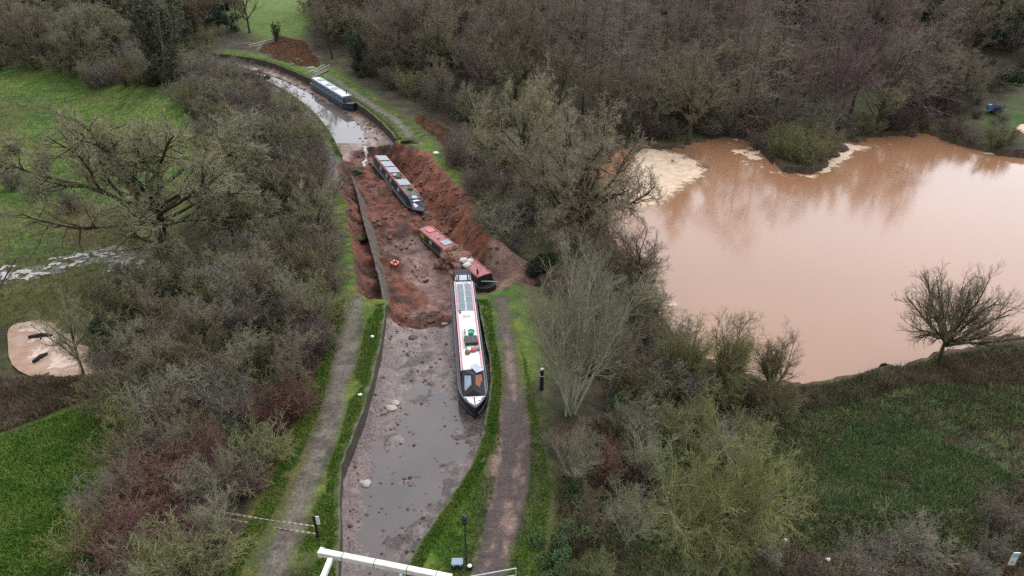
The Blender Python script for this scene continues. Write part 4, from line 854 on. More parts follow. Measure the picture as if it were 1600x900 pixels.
def cabin(r, L, xa, xb, m, roofm, railm, h=CH, linem=None):
    z0 = 1.04; z1 = z0 + h
    V = [(x, s * w, z) for x in (xa, xb) for s, w, z in ((1, CB, z0), (1, CT, z1), (-1, CT, z1), (-1, CB, z0))]
    MB().add(V, [(0, 4, 5, 1), (2, 6, 7, 3), (0, 1, 2, 3), (7, 6, 5, 4)]).build('cabin', m, r)
    ys_ = (-CT - .05, -CT * .6, -CT * .2, CT * .2, CT * .6, CT + .05); V = []; F = []
    N = max(2, int((xb - xa) / 1.0))
    for i in range(N + 1):
        x = xa - .08 + (xb - xa + .16) * i / N
        for y in ys_: V.append((x, y, z1 + .02 + .09 * (1 - (y / CT) ** 2)))
        for y in ys_[::-1]: V.append((x, y, z1 - .03))
    k = len(ys_) * 2
    for i in range(N):
        for j in range(k): F.append((i * k + j, (i + 1) * k + j, (i + 1) * k + (j + 1) % k, i * k + (j + 1) % k))
    F += [tuple(range(k)), tuple(N * k + j for j in range(k))[::-1]]
    MB().add(V, F).build('roof', roofm, r)
    for s in (1, -1):
        MB().box(((xa + xb) / 2, s * (CT - .05), z1 + .085), (xb - xa, .09, .07)).build('handrail', railm, r)
        if linem: MB().box(((xa + xb) / 2, s * (CB + .008), z0 + .07), (xb - xa, .02, .05)).build('cabin_line', linem, r)
    return z1
def windows(r, xs_, z0, w, h, frame, pane, sides=(1, -1)):
    lean = math.atan2(CB - CT, CH)
    for x in xs_:
        for s in sides:
            zc = z0 + .52; y = s * (CB - (zc - z0) * (CB - CT) / CH + .012)
            f = MB().box((x, y, zc), (w, .03, h), 0, 1, 0, s * lean).build('window', frame, r)
            MB().box((x, y + s * .016, zc), (w - .1, .012, h - .1), 0, 1, 0, s * lean).build('pane', pane, f)
def rz(y): return 1.04 + CH + .03 + .09 * (1 - (y / CT) ** 2)
def solar(r, x, y, lx, ly, cell, tilt=0.0):
    f = MB().box((x, y, rz(0) + .05), (lx, ly, .035), 0, 1, 0, tilt).build('solar_panel', ALU, r)
    MB().box((x, y, rz(0) + .071), (lx - .06, ly - .06, .01), 0, 1, 0, tilt).build('cells', cell, f)
    return f
# white boat left hanging over the breach
a = at(722, 440, -1.25); b = at(741, 628, -1.28)
bdir = (b - a) / np.linalg.norm(b - a); b = at(742, 640, -.05); b[2] = -1.32; a = at(721, 433, .1); a[2] = -1.15
MW, LW = boat_matrix(a, b, R(-2))
wbt = thing('narrowboat', 'long white-roofed black narrowboat left at the edge of the breach beside the right bank', 'boat', MW)
hull(wbt, LW, BLACK, GREYB, GREYB)
xa, xb = -LW / 2 + 2.1, LW / 2 - 3.6
z1 = cabin(wbt, LW, xa, xb, BLACK, WHITE, PINK, linem=REDP)
windows(wbt, list(np.linspace(xa + 1.2, xb - 1.2, 6)), 1.04, .9, .46, ALU, GLASS)
for i in range(4):
    for j in (-.33, .33): solar(wbt, xa + 1.15 + i * 1.06, j, 1.0, .62, SOL)
mb = MB()
for k in range(3): mb.box((xa + 5.7, -.22 + k * .22, rz(0) + .02), (.36, .16, .03))
mb.build('roof_vent', paint('grey_vent', (.35, .36, .36)), wbt)
MB().box((xa + 5.1, -.5, rz(.5) + .02), (.3, .18, .03)).build('roof_vent', GLASS, wbt)
MB().box((xa + .3, .12, rz(0) + .04), (.25, .55, .04)).build('roof_hatch', WHITE, wbt)
MB().tube([(xa + 7.3, -.18, rz(0) + .03), (xa + 8.1, -.22, rz(0) + .03)], .05, 6).build('chimney_stub', ALU, wbt)
# stern hood
xs0 = -LW / 2 + .25
V = [(xs0, .85, 1.05), (xs0, -.85, 1.05), (xs0 + .05, -.72, 2.25), (xs0 + .05, .72, 2.25), (xs0 + 1.15, -.72, 2.3), (xs0 + 1.15, .72, 2.3), (xa + .02, -.74, z1 + .12), (xa + .02, .74, z1 + .12), (xa, -.85, 1.05), (xa, .85, 1.05)]
hood = MB().add(V, [(0, 1, 2, 3)[::-1], (3, 2, 4, 5), (5, 4, 6, 7), (1, 8, 6, 4, 2), (9, 0, 3, 5, 7)]).build('stern_hood', CANV, wbt)
def quadpanel(name, V4, mat_, parent, u0, u1, v0, v1, off=.012):
    A, B, C_, D = [Vector(v) for v in V4]
    q = [(A.lerp(B, u)).lerp(D.lerp(C_, u), v) for u, v in ((u0, v0), (u1, v0), (u1, v1), (u0, v1))]
    if (q[1] - q[0]).cross(q[2] - q[0]).z < 0: q = q[::-1]
    nrm = (q[1] - q[0]).cross(q[2] - q[0]).normalized() * off
    return MB().slab([p + nrm for p in q], .008).build(name, mat_, parent)
quadpanel('hood_window', (V[5], V[4], V[6], V[7]), CLEAR, hood, .27, .73, .08, .92, .012)
quadpanel('hood_window', (V[5], V[4], V[6], V[7]), CLEAR, hood, .04, .19, .1, .9, .012)
quadpanel('hood_window', (V[5], V[4], V[6], V[7]), CLEAR, hood, .81, .96, .1, .9, .012)
for s in (1, -1): MB().tube([(xs0 + .1, s * .66, 2.29), (xs0 + 1.17, s * .64, 2.34), (xa + .05, s * .5, z1 + .17)], .035, 6).build('hood_strap', BLACK, hood)
MB().tube([(xa + .12, -.5, z1 + .14), (xa + .25, -.5, z1 + .2), (xa + .25, .5, z1 + .2), (xa + .12, .5, z1 + .14)], .035, 6).build('hood_rail', BLACK, wbt)
# bow cover with clear windows, then the painted fore deck
xc = xb + 2.15
V = [(xb + .02, .84, 1.06), (xb + .02, -.84, 1.06), (xb + .02, -.72, z1 + .04), (xb + .02, .72, z1 + .04), (xb + .75, 0, z1 + .13), (xc, .80, 1.12), (xc, -.80, 1.12), (xc - .25, 0, 1.62)]
cov = MB().add(V, [(3, 2, 4), (2, 6, 7, 4), (4, 7, 5, 3), (1, 6, 2), (3, 5, 0), (5, 7, 6)]).build('bow_cover', CANV, wbt)
quadpanel('cover_window', ((xb + .55, -.55, z1 - .12), (xb + 1.7, -.62, 1.30), (xb + 1.45, -.12, 1.70), (xb + .8, -.12, z1 + .02)), CLEAR, cov, 0, 1, 0, 1, .06)
quadpanel('cover_window', ((xb + .45, .60, z1 - .13), (xb + .8, .12, z1 + .03), (xb + 1.45, .12, 1.70), (xb + 1.6, .65, 1.30)), RUST, cov, 0, 1, 0, 1, .06)
MB().box((xb + .1, .32, z1 + .20), (.85, .62, .02), .5, 1, .12).build('cover_flap', CLEAR, cov)
MB().box((xc + .05, 0, 1.2), (.08, 1.4, .1)).build('deck_locker', WHITE, wbt)
xt = LW / 2
for s in (1, -1):
    q = [(xc + .1, s * .05, sheer(xc, LW) + .03), (xt - .35, s * .04, sheer(xt - .4, LW) + .03), (xt - .8, s * half(xt - .8, LW) * .75, sheer(xt - .8, LW) + .0), (xc + .1, s * (half(xc + .1, LW) - .18), sheer(xc, LW) + .03)]
    if s < 0: q = q[::-1]
    pn = MB().slab(q, .02).build('fore_deck_panel', WHITE, wbt)
    c = sum((Vector(p) for p in q), Vector()) / 4; q2 = [c + (Vector(p) - c) * .5 + Vector((.12, 0, .022)) for p in q]
    MB().slab(q2, .01).build('red_panel', REDP, pn)
MB().tube([(xt - .3, 0, sheer(xt, LW) - .35), (xt + .03, 0, sheer(xt, LW) + .12)], .05, 8).build('stem_post', REDP, wbt)
def on_boat(M, x, y, z, rot=0): return M @ Matrix.Translation((x, y, z)) @ Matrix.Rotation(rot, 4, 'Z')
t = thing('green_tub', 'round green tub standing on the white boat roof', 'tub', on_boat(MW, xa + 8.35, .18, rz(0)))
MB().lathe([(.2, 0), (.26, .3), (.28, .3), (.25, .27), (.02, .22)], 18).build('tub', paint('green_plastic', (.01, .28, .12), .4), t)
MB().torus(.27, .025, 20, 6).build('rim', paint('green_plastic', (.01, .28, .12), .4), t).location.z = .31
t = thing('black_crate', 'dark square box lying on the white boat roof by the green tub', 'box', on_boat(MW, xa + 9.35, .12, rz(0), .06))
MB().box((0, 0, .14), (.95, .98, .28)).build('box', paint('dark_lid', (.03, .034, .03), .6), t, False, .03)
for k in (-.3, 0, .3): MB().box((0, k, .29), (.9, .03, .015)).build('slat', CANV, t)
g = np.random.default_rng(3)
CLUT = [('red_bag', 'small pink and red bag on the white boat roof near the bow', 'bag', (.5, .12, .13), 10.5, .2), ('brown_basket', 'brown lump of rope on the white boat roof near the bow', 'rope', (.2, .11, .06), 10.75, -.22), ('grey_bucket', 'small grey sack behind the bow cover on the white boat', 'sack', (.25, .25, .24), 10.3, .52)]
for nm, lb, ct, c, dx, y in CLUT:
    v, f = lump(.24, int(dx * 7)); MB().add(v, f).build(nm, paint(nm + '_stuff', c, .7, .3), None, True)
    o = bpy.data.objects[nm]; o.matrix_world = on_boat(MW, xa + dx, y, rz(y) + .1); tag(o, lb, ct)
t = thing('boat_pole', 'dark boathook and plank lying along the white boat roof', 'pole', on_boat(MW, xa + 8.9, -.42, rz(.4)))
MB().box((0, 0, .04), (2.4, .16, .04)).build('plank', LINE, t); MB().tube([(-1.3, .14, .05), (1.4, .12, .05)], .025, 6).build('shaft', BLACK, t)
# dark boat lying in the breach
a = at(592, 256, -1.9); b = at(656, 338, -2.9); a[2] = -2.95; b[2] = -3.55
MD, LD = boat_matrix(a, b, R(-7)); MD = MD @ Matrix.Scale(1.06, 4)
dk = thing('narrowboat', 'dark blue narrowboat with red roof rails and grey solar panels, lying in the breach', 'boat', MD)
hull(dk, LD, BLACK, GREYB, BLACK); xa, xb = -LD / 2 + .5, LD / 2 - 3.2
z1 = cabin(dk, LD, xa, xb, NAVY, paint('dirty_green_roof', (.10, .10, .08), .7, .5), REDP, linem=LINE)
windows(dk, [xa + 3, xa + 5.5, xa + 7, xa + 10], 1.04, .65, .44, LINE, CURT)
for x in (xa + .95, xa + 3.1, xa + 5.15, xa + 9.2): solar(dk, x, 0, 1.75, 1.28, SOLG)
for x, y, c in ((xa + 7.2, .2, (.05, .09, .03)), (xa + 7.0, -.3, (.5, .5, .5)), (xa + 11.4, .1, (.06, .09, .03)), (xa + 7.7, -.1, (.12, .09, .06))):
    v, f = lump(.3, int(x * 9)); o = MB().add(v, f).build('roof_bundle', paint('bundle%d' % int(x * 9), c, .8, .3), None, True); o.matrix_world = on_boat(MD, x, y, rz(y) + .12)
    tag(o, {True: 'pale sack lying on the dark boat roof between the solar panels', False: 'mossy plant bundle on the dark boat roof, %s' % ('nearest the bow' if x > xa + 9 else ('brown and low' if c[0] > .1 else 'in the roof garden'))}[c[0] > .4], 'bundle')
xc = xb + 2.3
V = [(xb, .86, 1.06), (xb, -.86, 1.06), (xb, -.74, z1 + .05), (xb, .74, z1 + .05), (xb + .75, .72, z1 - .05), (xb + .75, -.72, z1 - .05), (xc, .72, 1.2), (xc, -.72, 1.2), (xb + 1.4, 0, 1.35)]
cov = MB().add(V, [(3, 2, 5, 4), (4, 5, 8), (5, 7, 8), (8, 7, 6), (4, 8, 6), (2, 1, 7, 5), (0, 3, 4, 6)]).build('torn_bow_cover', paint('navy_canvas', (.02, .026, .036), .6), dk)
quadpanel('cover_window', (V[3], V[2], V[5], V[4]), CLEAR, cov, .3, .7, .05, .95, .012)
MB().box((xb + .95, .2, 1.75), (.2, 1.2, .04), .25, 1, .4).build('fallen_board', WHITE, cov); MB().box((xb + .6, .74, 1.5), (.6, .03, .5), .1, 1, .3).build('fallen_board', WHITE, cov)
MB().box((xb + 1.5, -.3, 1.45), (.7, .5, .03), .6, 1, .3, .2).build('fallen_board', CLEAR, cov); MB().box((xb + 1.3, .4, 1.38), (.5, .3, .03), -.6, 1, .2, .3).build('fallen_board', GREYB, cov)
MB().box((xb + 1.0, .85, 1.25), (.7, .03, .28)).build('name_board', WHITE, dk)
# red-roofed boat broken and half buried below it
a = at(767, 445, -2.2); b = at(664, 352, -2.0); a[2] = -3.55; b[2] = -4.15
b += (b - a) / np.linalg.norm(b - a) * 1.2
MR_, LR = boat_matrix(a, b, R(-3))
rd = thing('narrowboat', 'broken narrowboat with faded red roof and dark green sides, half buried in mud', 'boat', MR_)
hull(rd, LR, BLACK, GREEN, BLACK); xa, xb = -LR / 2 + 1.0, LR / 2 - 1.6
z1 = cabin(rd, LR, xa, xb, GREEN, ROSE, ROSE, linem=LINE)
windows(rd, [xa + 2, xb - 6.2, xb - 3], 1.04, .6, .42, BRASS, CURT)
MB().box((xb - .9, -.83, 1.58), (1.0, .03, .5), 0, 1, 0, -.11).build('name_panel', BRASS, rd); MB().box((xb - .9, .83, 1.58), (1.0, .03, .5), 0, 1, 0, .11).build('name_panel', BRASS, rd)
solar(rd, xb - 5.1, -.1, 1.2, .9, SOLG); MB().box((xb - 1.2, -.1, rz(0) + .03), (1.0, .8, .06)).build('sliding_hatch', paint('bright_rose', (.55, .16, .17), .5), rd)
MB().box((xb - 3.6, .1, rz(0) + .02), (.25, .25, .08)).build('roof_vent', GLASS, rd); MB().tube([(xa + .5, .45, rz(.4)), (xa + .5, .45, rz(.4) + .5)], .09, 10).build('chimney', BLACK, rd)
MB().box((xa - .1, 0, 1.95), (.1, 1.5, .1)).build('stern_frame', BLACK, rd); MB().tube([(xa - .1, .5, 1.5), (xa - .9, -.9, 1.35)], .05, 8).build('tiller', LINE, rd)
for s in (1, -1): MB().tube([(xa - .3, s * .72, 1.05), (xa - .1, s * .7, 1.95)], .04, 6).build('stern_post', BLACK, rd)
# far blue boat
a = at(490, 120, .55); b = at(553, 162, .05); a[2] = -1.36; b[2] = -1.36
MB_, LB = boat_matrix(a, b)
bl = thing('narrowboat', 'slate blue narrowboat with pale roof moored at the far canal bank', 'boat', MB_)
hull(bl, LB, NAVY, BLUE, NAVY); xa, xb = -LB / 2 + 1.2, LB / 2 - 2.6
z1 = cabin(bl, LB, xa, xb, BLUE, PALE, PALE, linem=LINE)
windows(bl, list(np.linspace(xa + 1, xb - 1, 7)), 1.04, .95, .5, PALE, GLASS); windows(bl, [xa + 3.2, xb - 3.2], 1.04, .3, .5, PALE, CURT)
for x in (xa + 2.5, xa + 6.5, xa + 9.5): MB().box((x, 0, rz(0) + .03), (1.4, .8, .05)).build('roof_mat', paint('lilac_grey', (.32, .34, .38), .6), bl)
MB().tube([(xb - 1.4, .4, rz(.4)), (xb - 1.4, .4, rz(.4) + .55)], .08, 10).build('chimney', BLACK, bl)
V = [(xb, .85, 1.06), (xb, -.85, 1.06), (xb, -.72, z1), (xb, .72, z1), (xb + 1.0, .7, 1.15), (xb + 1.0, -.7, 1.15), (xb + .6, 0, z1 - .15)]
cov = MB().add(V, [(3, 2, 6), (2, 5, 6), (6, 5, 4), (3, 6, 4), (2, 1, 5), (0, 3, 4)]).build('bow_cover', CANV, bl)
MB().box((xb + .03, .45, 1.5), (.03, .4, .7)).build('bow_door', LINE, bl); MB().tube([(xb + .1, -.7, z1 + .12), (xb + .1, .7, z1 + .12)], .05, 6).build('headlamp_bar', BLACK, bl)
MB().box((xb + 1.4, 0, sheer(xb + 1.4, LB) + .05), (.12, 1.3, .12)).build('fore_deck_beam', LINE, bl)
# ------------------------------------------------------------------ loose things
gh = np.random.default_rng(12); HEAP = [(.3 - 3.9 * i / 89 + gh.normal(0, .25), gh.uniform(-1.5, 1.3), gh.uniform(.28, .68), gh.uniform(.25, .5)) for i in range(90)]
HEAP = [(x, y, r_, h, (2.08 - .5 * abs(y) + gh.uniform(-.2, .1)) if abs(y) < .95 else gh.uniform(.4, 1.0)) for x, y, r_, h in HEAP]
def debris_pile():
    c = MR_ @ Vector((-2.4, 0, 0)); V = []; F = []
    for k, (x, y, r_, h, z_) in enumerate(HEAP):
        v, f = lump(1, 40 + k, 3, .6, (1, 1, 1)); n = len(V)
        p = MR_ @ Vector((x, y, z_)); V += [(p.x - c.x + q[0] * r_, p.y - c.y + q[1] * r_, p.z - c.z + q[2] * h * .95) for q in v]; F += [tuple(i + n for i in q) for q in f]
    o = MB().add(V, F).build('mud_heap', mat('red_brown_mud', (.14, .065, .045), .7, .3, 2.2, 1.0, 0, .3, 0, (.27, .15, .11), 'Object', 8), None, True); o.location = c
    tag(o, 'heap of red-brown mud burying the middle of the red-roofed boat', 'mud heap')
debris_pile()
for k, (x, y, z) in enumerate([(-4.1, -.1, 2.15), (-4.5, .5, 2.1), (-3.7, .45, 2.3)]):
    v, f = lump(.42, 60 + k); o = MB().add(v, f).build('white_sack', paint('white_sacking', (.62, .56, .54), .8, .2), None, True); o.matrix_world = on_boat(MR_, x, y, z)
    tag(o, 'dirty white sack heaped on the buried red-roofed boat', 'sack', 'white sacks on the buried boat')
o = MB().torus(.32, .09, 24, 10).build('lifebuoy', paint('orange_plastic', (.62, .10, .04), .5), None, True); o.location = P(617, 412) + np.array([0, 0, .1]); o.rotation_euler = (.15, .1, 0); tag(o, 'orange lifebuoy lying on the mud of the breach', 'lifebuoy')
mb = MB()
for k in range(4): mb.box((.32 * math.cos(k * 1.571 + .4), .32 * math.sin(k * 1.571 + .4), 0), (.19, .07, .19), k * 1.571 + .4)
mb.build('band', WHITE, o)
# post with sign, tape barrier
p = P(497, 840); t = thing('barrier_post', 'black post with white notice beside the towpath, holding the red and white tape', 'post', p)
MB().box((0, 0, .85), (.13, .13, 1.75)).build('post', BLACK, t); MB().box((.15, .0, 1.35), (.22, .04, .6)).build('notice', WHITE, t); MB().box((-.09, -.03, .75), (.08, .05, .25)).build('notice_tag', BRASS, t)
TAPE = mat('barrier_tape', (.55, .12, .10), .5, 0, 1); tt = TAPE.node_tree; wv = tt.nodes.new('ShaderNodeTexWave'); wv.inputs['Scale'].default_value = .9; tcx = tt.nodes.new('ShaderNodeTexCoord'); tt.links.new(tcx.outputs['Object'], wv.inputs['Vector'])
rp = [n for n in tt.nodes if n.type == 'VALTORGB'][0]; rp.color_ramp.elements[0].color = (.50, .22, .22, 1); rp.color_ramp.elements[1].color = (.75, .70, .70, 1); rp.color_ramp.elements[0].position = .4; rp.color_ramp.elements[1].position = .6; tt.links.new(wv.outputs['Fac'], rp.inputs['Fac'])
e = P(322, 832); e = np.array([e[0], e[1], max(e[2], -.9)])
for hh, he, lb in ((.9, 1.0, 'upper strand of red and white tape across the towpath'), (.3, .55, 'lower strand of red and white tape across the towpath')):
    s = p + np.array([0, 0, hh]); q = e + np.array([0, 0, he]); V = []; F = []
    for i in range(17):
        f = i / 16; c = s + (q - s) * f - np.array([0, 0, .12 * math.sin(math.pi * f)]) - p; tw = .6 * math.sin(i * .9); V += [tuple(c + np.array([0, .03 * math.sin(tw), .035])), tuple(c - np.array([0, .03 * math.sin(tw), .035]))]
    F = [(2 * i, 2 * i + 1, 2 * i + 3, 2 * i + 2) for i in range(16)]
    o = MB().add(V, F).build('barrier_tape', TAPE); so = o.modifiers.new('thick', 'SOLIDIFY'); so.thickness = .012; o.location = p; tag(o, lb, 'tape')
# marker post, mast, case
p = P(846, 608); t = thing('black_post', 'black wooden post with pale bands beside the muddy path', 'post', p)
MB().box((0, 0, .85), (.26, .26, 1.75), .2, .85).build('post', BLACK, t, False, .02); MB().box((0, 0, 1.2), (.265, .265, .04), .2).build('band', PALE, t); MB().lathe([(.13, 0), (.1, .06), (.02, .09)], 10, (0, 0, 1.73)).build('cap', PALE, t)
p = P(729, 880); t = thing('lamp_mast', 'slim black mast with a lamp head on the near right bank', 'mast', p)
MB().tube([(0, 0, 0), (0, 0, 3.1)], .035, 8).build('pole', BLACK, t); MB().lathe([(.06, 0), (.16, .06), (.15, .22), (.1, .28), (.15, .34), (.16, .5), (.1, .58), (.02, .62)], 14, (0, 0, 2.95)).build('lamp_head', BLACK, t)
for an in (2.2, .4, 4.4): MB().tube([(0, 0, .9), (1.0 * math.cos(an), 1.0 * math.sin(an), .02)], .014, 5).build('stay', BLACK, t)
p = P(715, 886); t = thing('equipment_case', 'blue-grey equipment case on the grass beside the lamp mast', 'case', p)
MB().box((0, 0, .2), (.58, .42, .4), .03).build('case', CANV, t, False, .02); MB().box((0, 0, .425), (.6, .44, .05), .03).build('lid', paint('blue_grey_lid', (.20, .27, .36), .5), t, False, .015)
for s in (1, -1): MB().box((s * .18, -.22, .36), (.06, .02, .1), .03).build('latch', ALU, t)
p = P(734, 889); t = thing('black_bucket', 'black bucket with a white lid at the foot of the mast', 'bucket', p)
MB().lathe([(.14, 0), (.18, .3), (.16, .3), (.13, .25)], 14).build('bucket', CANV, t); MB().lathe([(.12, .24), (.12, .27), (.03, .29)], 12).build('lid', PALE, t)
# lift bridge frame and hand rail
def lift_bridge():
    a = Vector(at(505, 864, 3.6)); b = Vector(at(706, 904, 3.6)); t = thing('lift_bridge', 'white timber overhead frame of the canal lift bridge at the bottom', 'bridge', (a.x, a.y, 0)); o = Vector((a.x, a.y, 0)); x = (b - a).normalized(); bk = Vector((-.12, -1, 0)).normalized()
    wp = mat('flaking_white_paint', (.55, .53, .47), .7, .2, 4, .3, 0, .3, 0, (.76, .75, .71), 'Object', 9); yaw = math.atan2(x.y, x.x)
    m = (a + b) / 2 - o; MB().box(m, ((b - a).length, .3, .3), yaw).build('crossbeam', wp, t, False, .02)
    MB().box(a - o - x * .1, (.22, .36, .36), yaw).build('beam_end', wp, t, False, .03)
    for s in (.45, (b - a).length - .4):
        c = a + x * s - o; e = c + bk * 6; MB().box((c + e) / 2 + Vector((0, -.1, -.02)), (.24, 5.7, .26), math.atan2(bk.x, -bk.y) ).build('balance_beam', wp, t, False, .02)
        p0 = c + bk * 4.0; MB().box((p0.x, p0.y, 1.7), (.3, .3, 3.5)).build('post', wp, t)
    for s_ in (1.0, 2.6, 4.2, 5.6): q_ = a + x * s_ - o; MB().box(q_, (.035, .312, .312), yaw).build('iron_strap', paint('rusty_iron', (.16, .12, .10), .7, .4), t)
    c = a + x * 3.9 - o; MB().tube([c + Vector((0, -.15, -.1)), c + bk * 1.6 + Vector((0, 0, -1.6))], .07, 8).build('brace', paint('pale_blue_paint', (.55, .6, .64), .5), t)
    d0 = a + bk * 4.6 + x * 3 - o; MB().box((d0.x, d0.y, .1), (6.6, 3, .14), yaw).build('deck', WOOD, t)
    for s in (.45, (b - a).length - .4):
        c = a + x * s - o + Vector((0, -.2, 0)); MB().tube([c, (c.x, c.y - .15, .2)], .018, 6).build('lift_chain', BLACK, t)
lift_bridge()
a = at(735, 901, 1.1); b = at(806, 888, 1.1); t = thing('hand_rail', 'thin galvanised handrail across the muddy path at the bottom edge', 'rail', (b[0], b[1], 0)); o = np.array([b[0], b[1], 0])
a = a + (a - b) * .6
MB().tube([tuple(a - o), tuple(b - o)], .03, 8).build('top_rail', ALU, t)
for q in (a, b): MB().tube([(q[0] - o[0], q[1] - o[1], -.1), (q[0] - o[0], q[1] - o[1], 1.1)], .03, 8).build('post', ALU, t)
MB().tube([tuple(a - o - np.array([0, 0, .5])), tuple(b - o - np.array([0, 0, .5]))], .02, 8).build('mid_rail', ALU, t)
# rails, board and gangway by the far boat
a, b = P(391, 77), P(428, 68); t = thing('rail_fence', 'pale wooden rail across the path at the far canal bend', 'fence', a)
for z in (.95, .5): MB().tube([(0, 0, z), tuple(b - a + np.array([0, 0, z]))], .06, 6).build('rail', LINE, t)
for f in (0, .5, 1): q = (b - a) * f; MB().box((q[0], q[1], .5), (.14, .14, 1.1)).build('post', LINE, t)
a, b = P(488, 124), P(512, 110); a[2] = b[2] = 0; t = thing('gangway', 'pale wooden gangway rails between the far boat and the bank', 'gangway', a); d = b - a; nn = np.array([-d[1], d[0], 0]); nn /= np.linalg.norm(nn)
MB().slab([tuple(nn * -.5 + np.array([0, 0, .1])), tuple(d - nn * .5 + np.array([0, 0, .1])), tuple(d + nn * .5 + np.array([0, 0, .1])), tuple(nn * .5 + np.array([0, 0, .1]))], .06).build('deck', WOOD, t)
for s in (-.5, .5):
    MB().tube([tuple(nn * s + np.array([0, 0, 1.0])), tuple(d + nn * s + np.array([0, 0, 1.0]))], .06, 6).build('rail', LINE, t)
    for f in (0, 1): q = d * f + nn * s; MB().box((q[0], q[1], .55), (.14, .14, 1.0)).build('post', LINE, t)
p = P(487, 106); v, f = lump(.7, 77, 2, .3, (1.3, .7, .35)); o = MB().add(v, f).build('pale_slab', paint('pink_stone', (.42, .34, .33), .8, .2), None, True); o.location = p; tag(o, 'pale pinkish slab on the bank between the bracken and the far boat', 'slab')
# blue trough on the far bank
p = P(1551, 176); t = thing('blue_trailer', 'small open blue trailer parked on the far right bank', 'trailer', Matrix.Translation(Vector(p)) @ Matrix.Rotation(-.35, 4, 'Z')); bp_ = paint('blue_plastic', (.06, .17, .38), .45)
MB().box((0, 0, .45), (1.9, 1.1, .06)).build('floor', bp_, t)
for s in (1, -1): MB().box((0, s * .55, .8), (1.9, .06, .75)).build('side', bp_, t); MB().box((s * .95, 0, .8), (.06, 1.04, .75)).build('end_panel', bp_, t)
for s in (1, -1): MB().torus(.24, .09, 16, 8).build('wheel', CANV, t).matrix_local = Matrix.Translation((.1, s * .66, .3)) @ Matrix.Rotation(R(90), 4, 'X')
MB().tube([(-.95, 0, .4), (-1.9, 0, .4)], .04, 6).build('drawbar', ALU, t); MB().box((-.6, .3, 1.2), (.4, .3, .1)).build('cover', PALE, t)
# sign and parked car at the lower right
p = P(1568, 900); t = thing('sign_post', 'white notice board on a brown wooden post at the lower right corner', 'sign', p)
MB().box((0, .02, .6), (.16, .1, 1.3)).build('post', mat('brown_wood', (.16, .07, .025), .7, .3, 5), t); bd = MB().box((.02, -.05, 1.4), (.34, .04, .95)).build('board', WHITE, t)
MB().box((.02, -.073, 1.68), (.28, .006, .3)).build('picture_panel', paint('teal_print', (.25, .5, .55), .5), bd); MB().box((.0, -.073, 1.18), (.1, .006, .06)).build('dark_mark', CANV, bd)
p = at(1541, 912, 1.0); gz = hz(p[0], p[1]); t = thing('parked_car', 'blue-grey car parked at the bottom right edge, only its roof showing', 'car', Matrix.Translation((p[0], p[1] - .55, p[2] - 1.46)) @ Matrix.Rotation(.1, 4, 'Z')); cp = paint('blue_car_paint', (.12, .18, .30), .25, .05)
def prof(pr, w, top):
    V = [(x, s * w * (top if z > .95 else 1), z) for s in (1, -1) for x, z in pr]; n = len(pr)
    return MB().add(V, [tuple(range(n)), tuple(range(n, 2 * n))[::-1]] + [(k, n + k, n + (k + 1) % n, (k + 1) % n) for k in range(n)])
prof([(-2.1, .35), (2.1, .35), (2.15, .75), (1.1, .92), (-2.0, .94), (-2.15, .7)], .88, 1).build('body', cp, t, False, .05)
prof([(-1.95, .94), (1.15, .93), (.45, 1.44), (-1.5, 1.46)], .82, .84).build('cab', GLASS, t)
MB().box((-.5, 0, 1.47), (1.9, 1.34, .05)).build('roof', cp, t, False, .02)
for x in (-1.35, 1.35):
    for s in (1, -1): MB().torus(.22, .1, 16, 8).build('wheel', CANV, t).matrix_local = Matrix.Translation((x, s * .8, .32)) @ Matrix.Rotation(R(90), 4, 'X')
# stones, logs, litter
ST = mat('pale_stone', (.30, .25, .22), .8, .2, 3, .4, 0, .3, 0, (.45, .40, .36))
for k, (px, py, r_, lb) in enumerate([(612, 638, .34, 'pale boulder in the canal mud, left of the white boat bow'), (618, 630, .3, 'smaller pale stone touching the boulder in the canal mud'), (571, 757, .3, 'pale flat stone in the mud by the near left wall'), (694, 507, .28, 'pale boulder at the lip of the breach beside the white boat'), (645, 528, .3, 'dark wet stone on the mud just below the breach lip')]):
    v, f = lump(r_, 20 + k, 2, .4, (1.2, 1, .5)); o = MB().add(v, f).build('boulder', ST if k != 4 else CONC); o.location = P(px, py) + np.array([0, 0, .05]); tag(o, lb, 'stone')
for k, (px, py, lb) in enumerate([(582, 527, 'white scrap of litter on the left verge above the other'), (563, 618, 'white scrap of litter on the left verge, the nearer one'), (681, 240, 'white marker stone on the grass at the scarp top'), (1226, 846, 'small white bag in the undergrowth right of the willow'), (1293, 876, 'white scrap of litter near the bottom edge right of the willow')]):
    v, f = lump(.13 if k != 2 else .3, 30 + k, 2, .5, (1.2, 1, .7)); o = MB().add(v, f).build('litter' if k != 2 else 'marker_stone', WHITE); o.location = P(px, py) + np.array([0, 0, .08]); tag(o, lb, 'litter' if k != 2 else 'stone')
LOGM = bark('wet_log', (.035, .03, .03))
for px0, py0, px1, py1, lb in ((45, 527, 82, 524, 'dark log floating in the far half of the foamy pool'), (52, 566, 74, 552, 'dark log floating in the near half of the foamy pool')):
    a, b = at(px0, py0, POOL + .08), at(px1, py1, POOL + .08); d = b - a; o = MB().tube([(0, 0, 0), tuple(d * .5 + np.array([0, .15, .08])), tuple(d)], [.16, .2, .1], 8).tube([tuple(d * .5), tuple(d * .7 + np.array([0, -.7, .1]))], [.09, .04], 6).build('floating_log', LOGM, None, True); o.location = a; tag(o, lb, 'log')
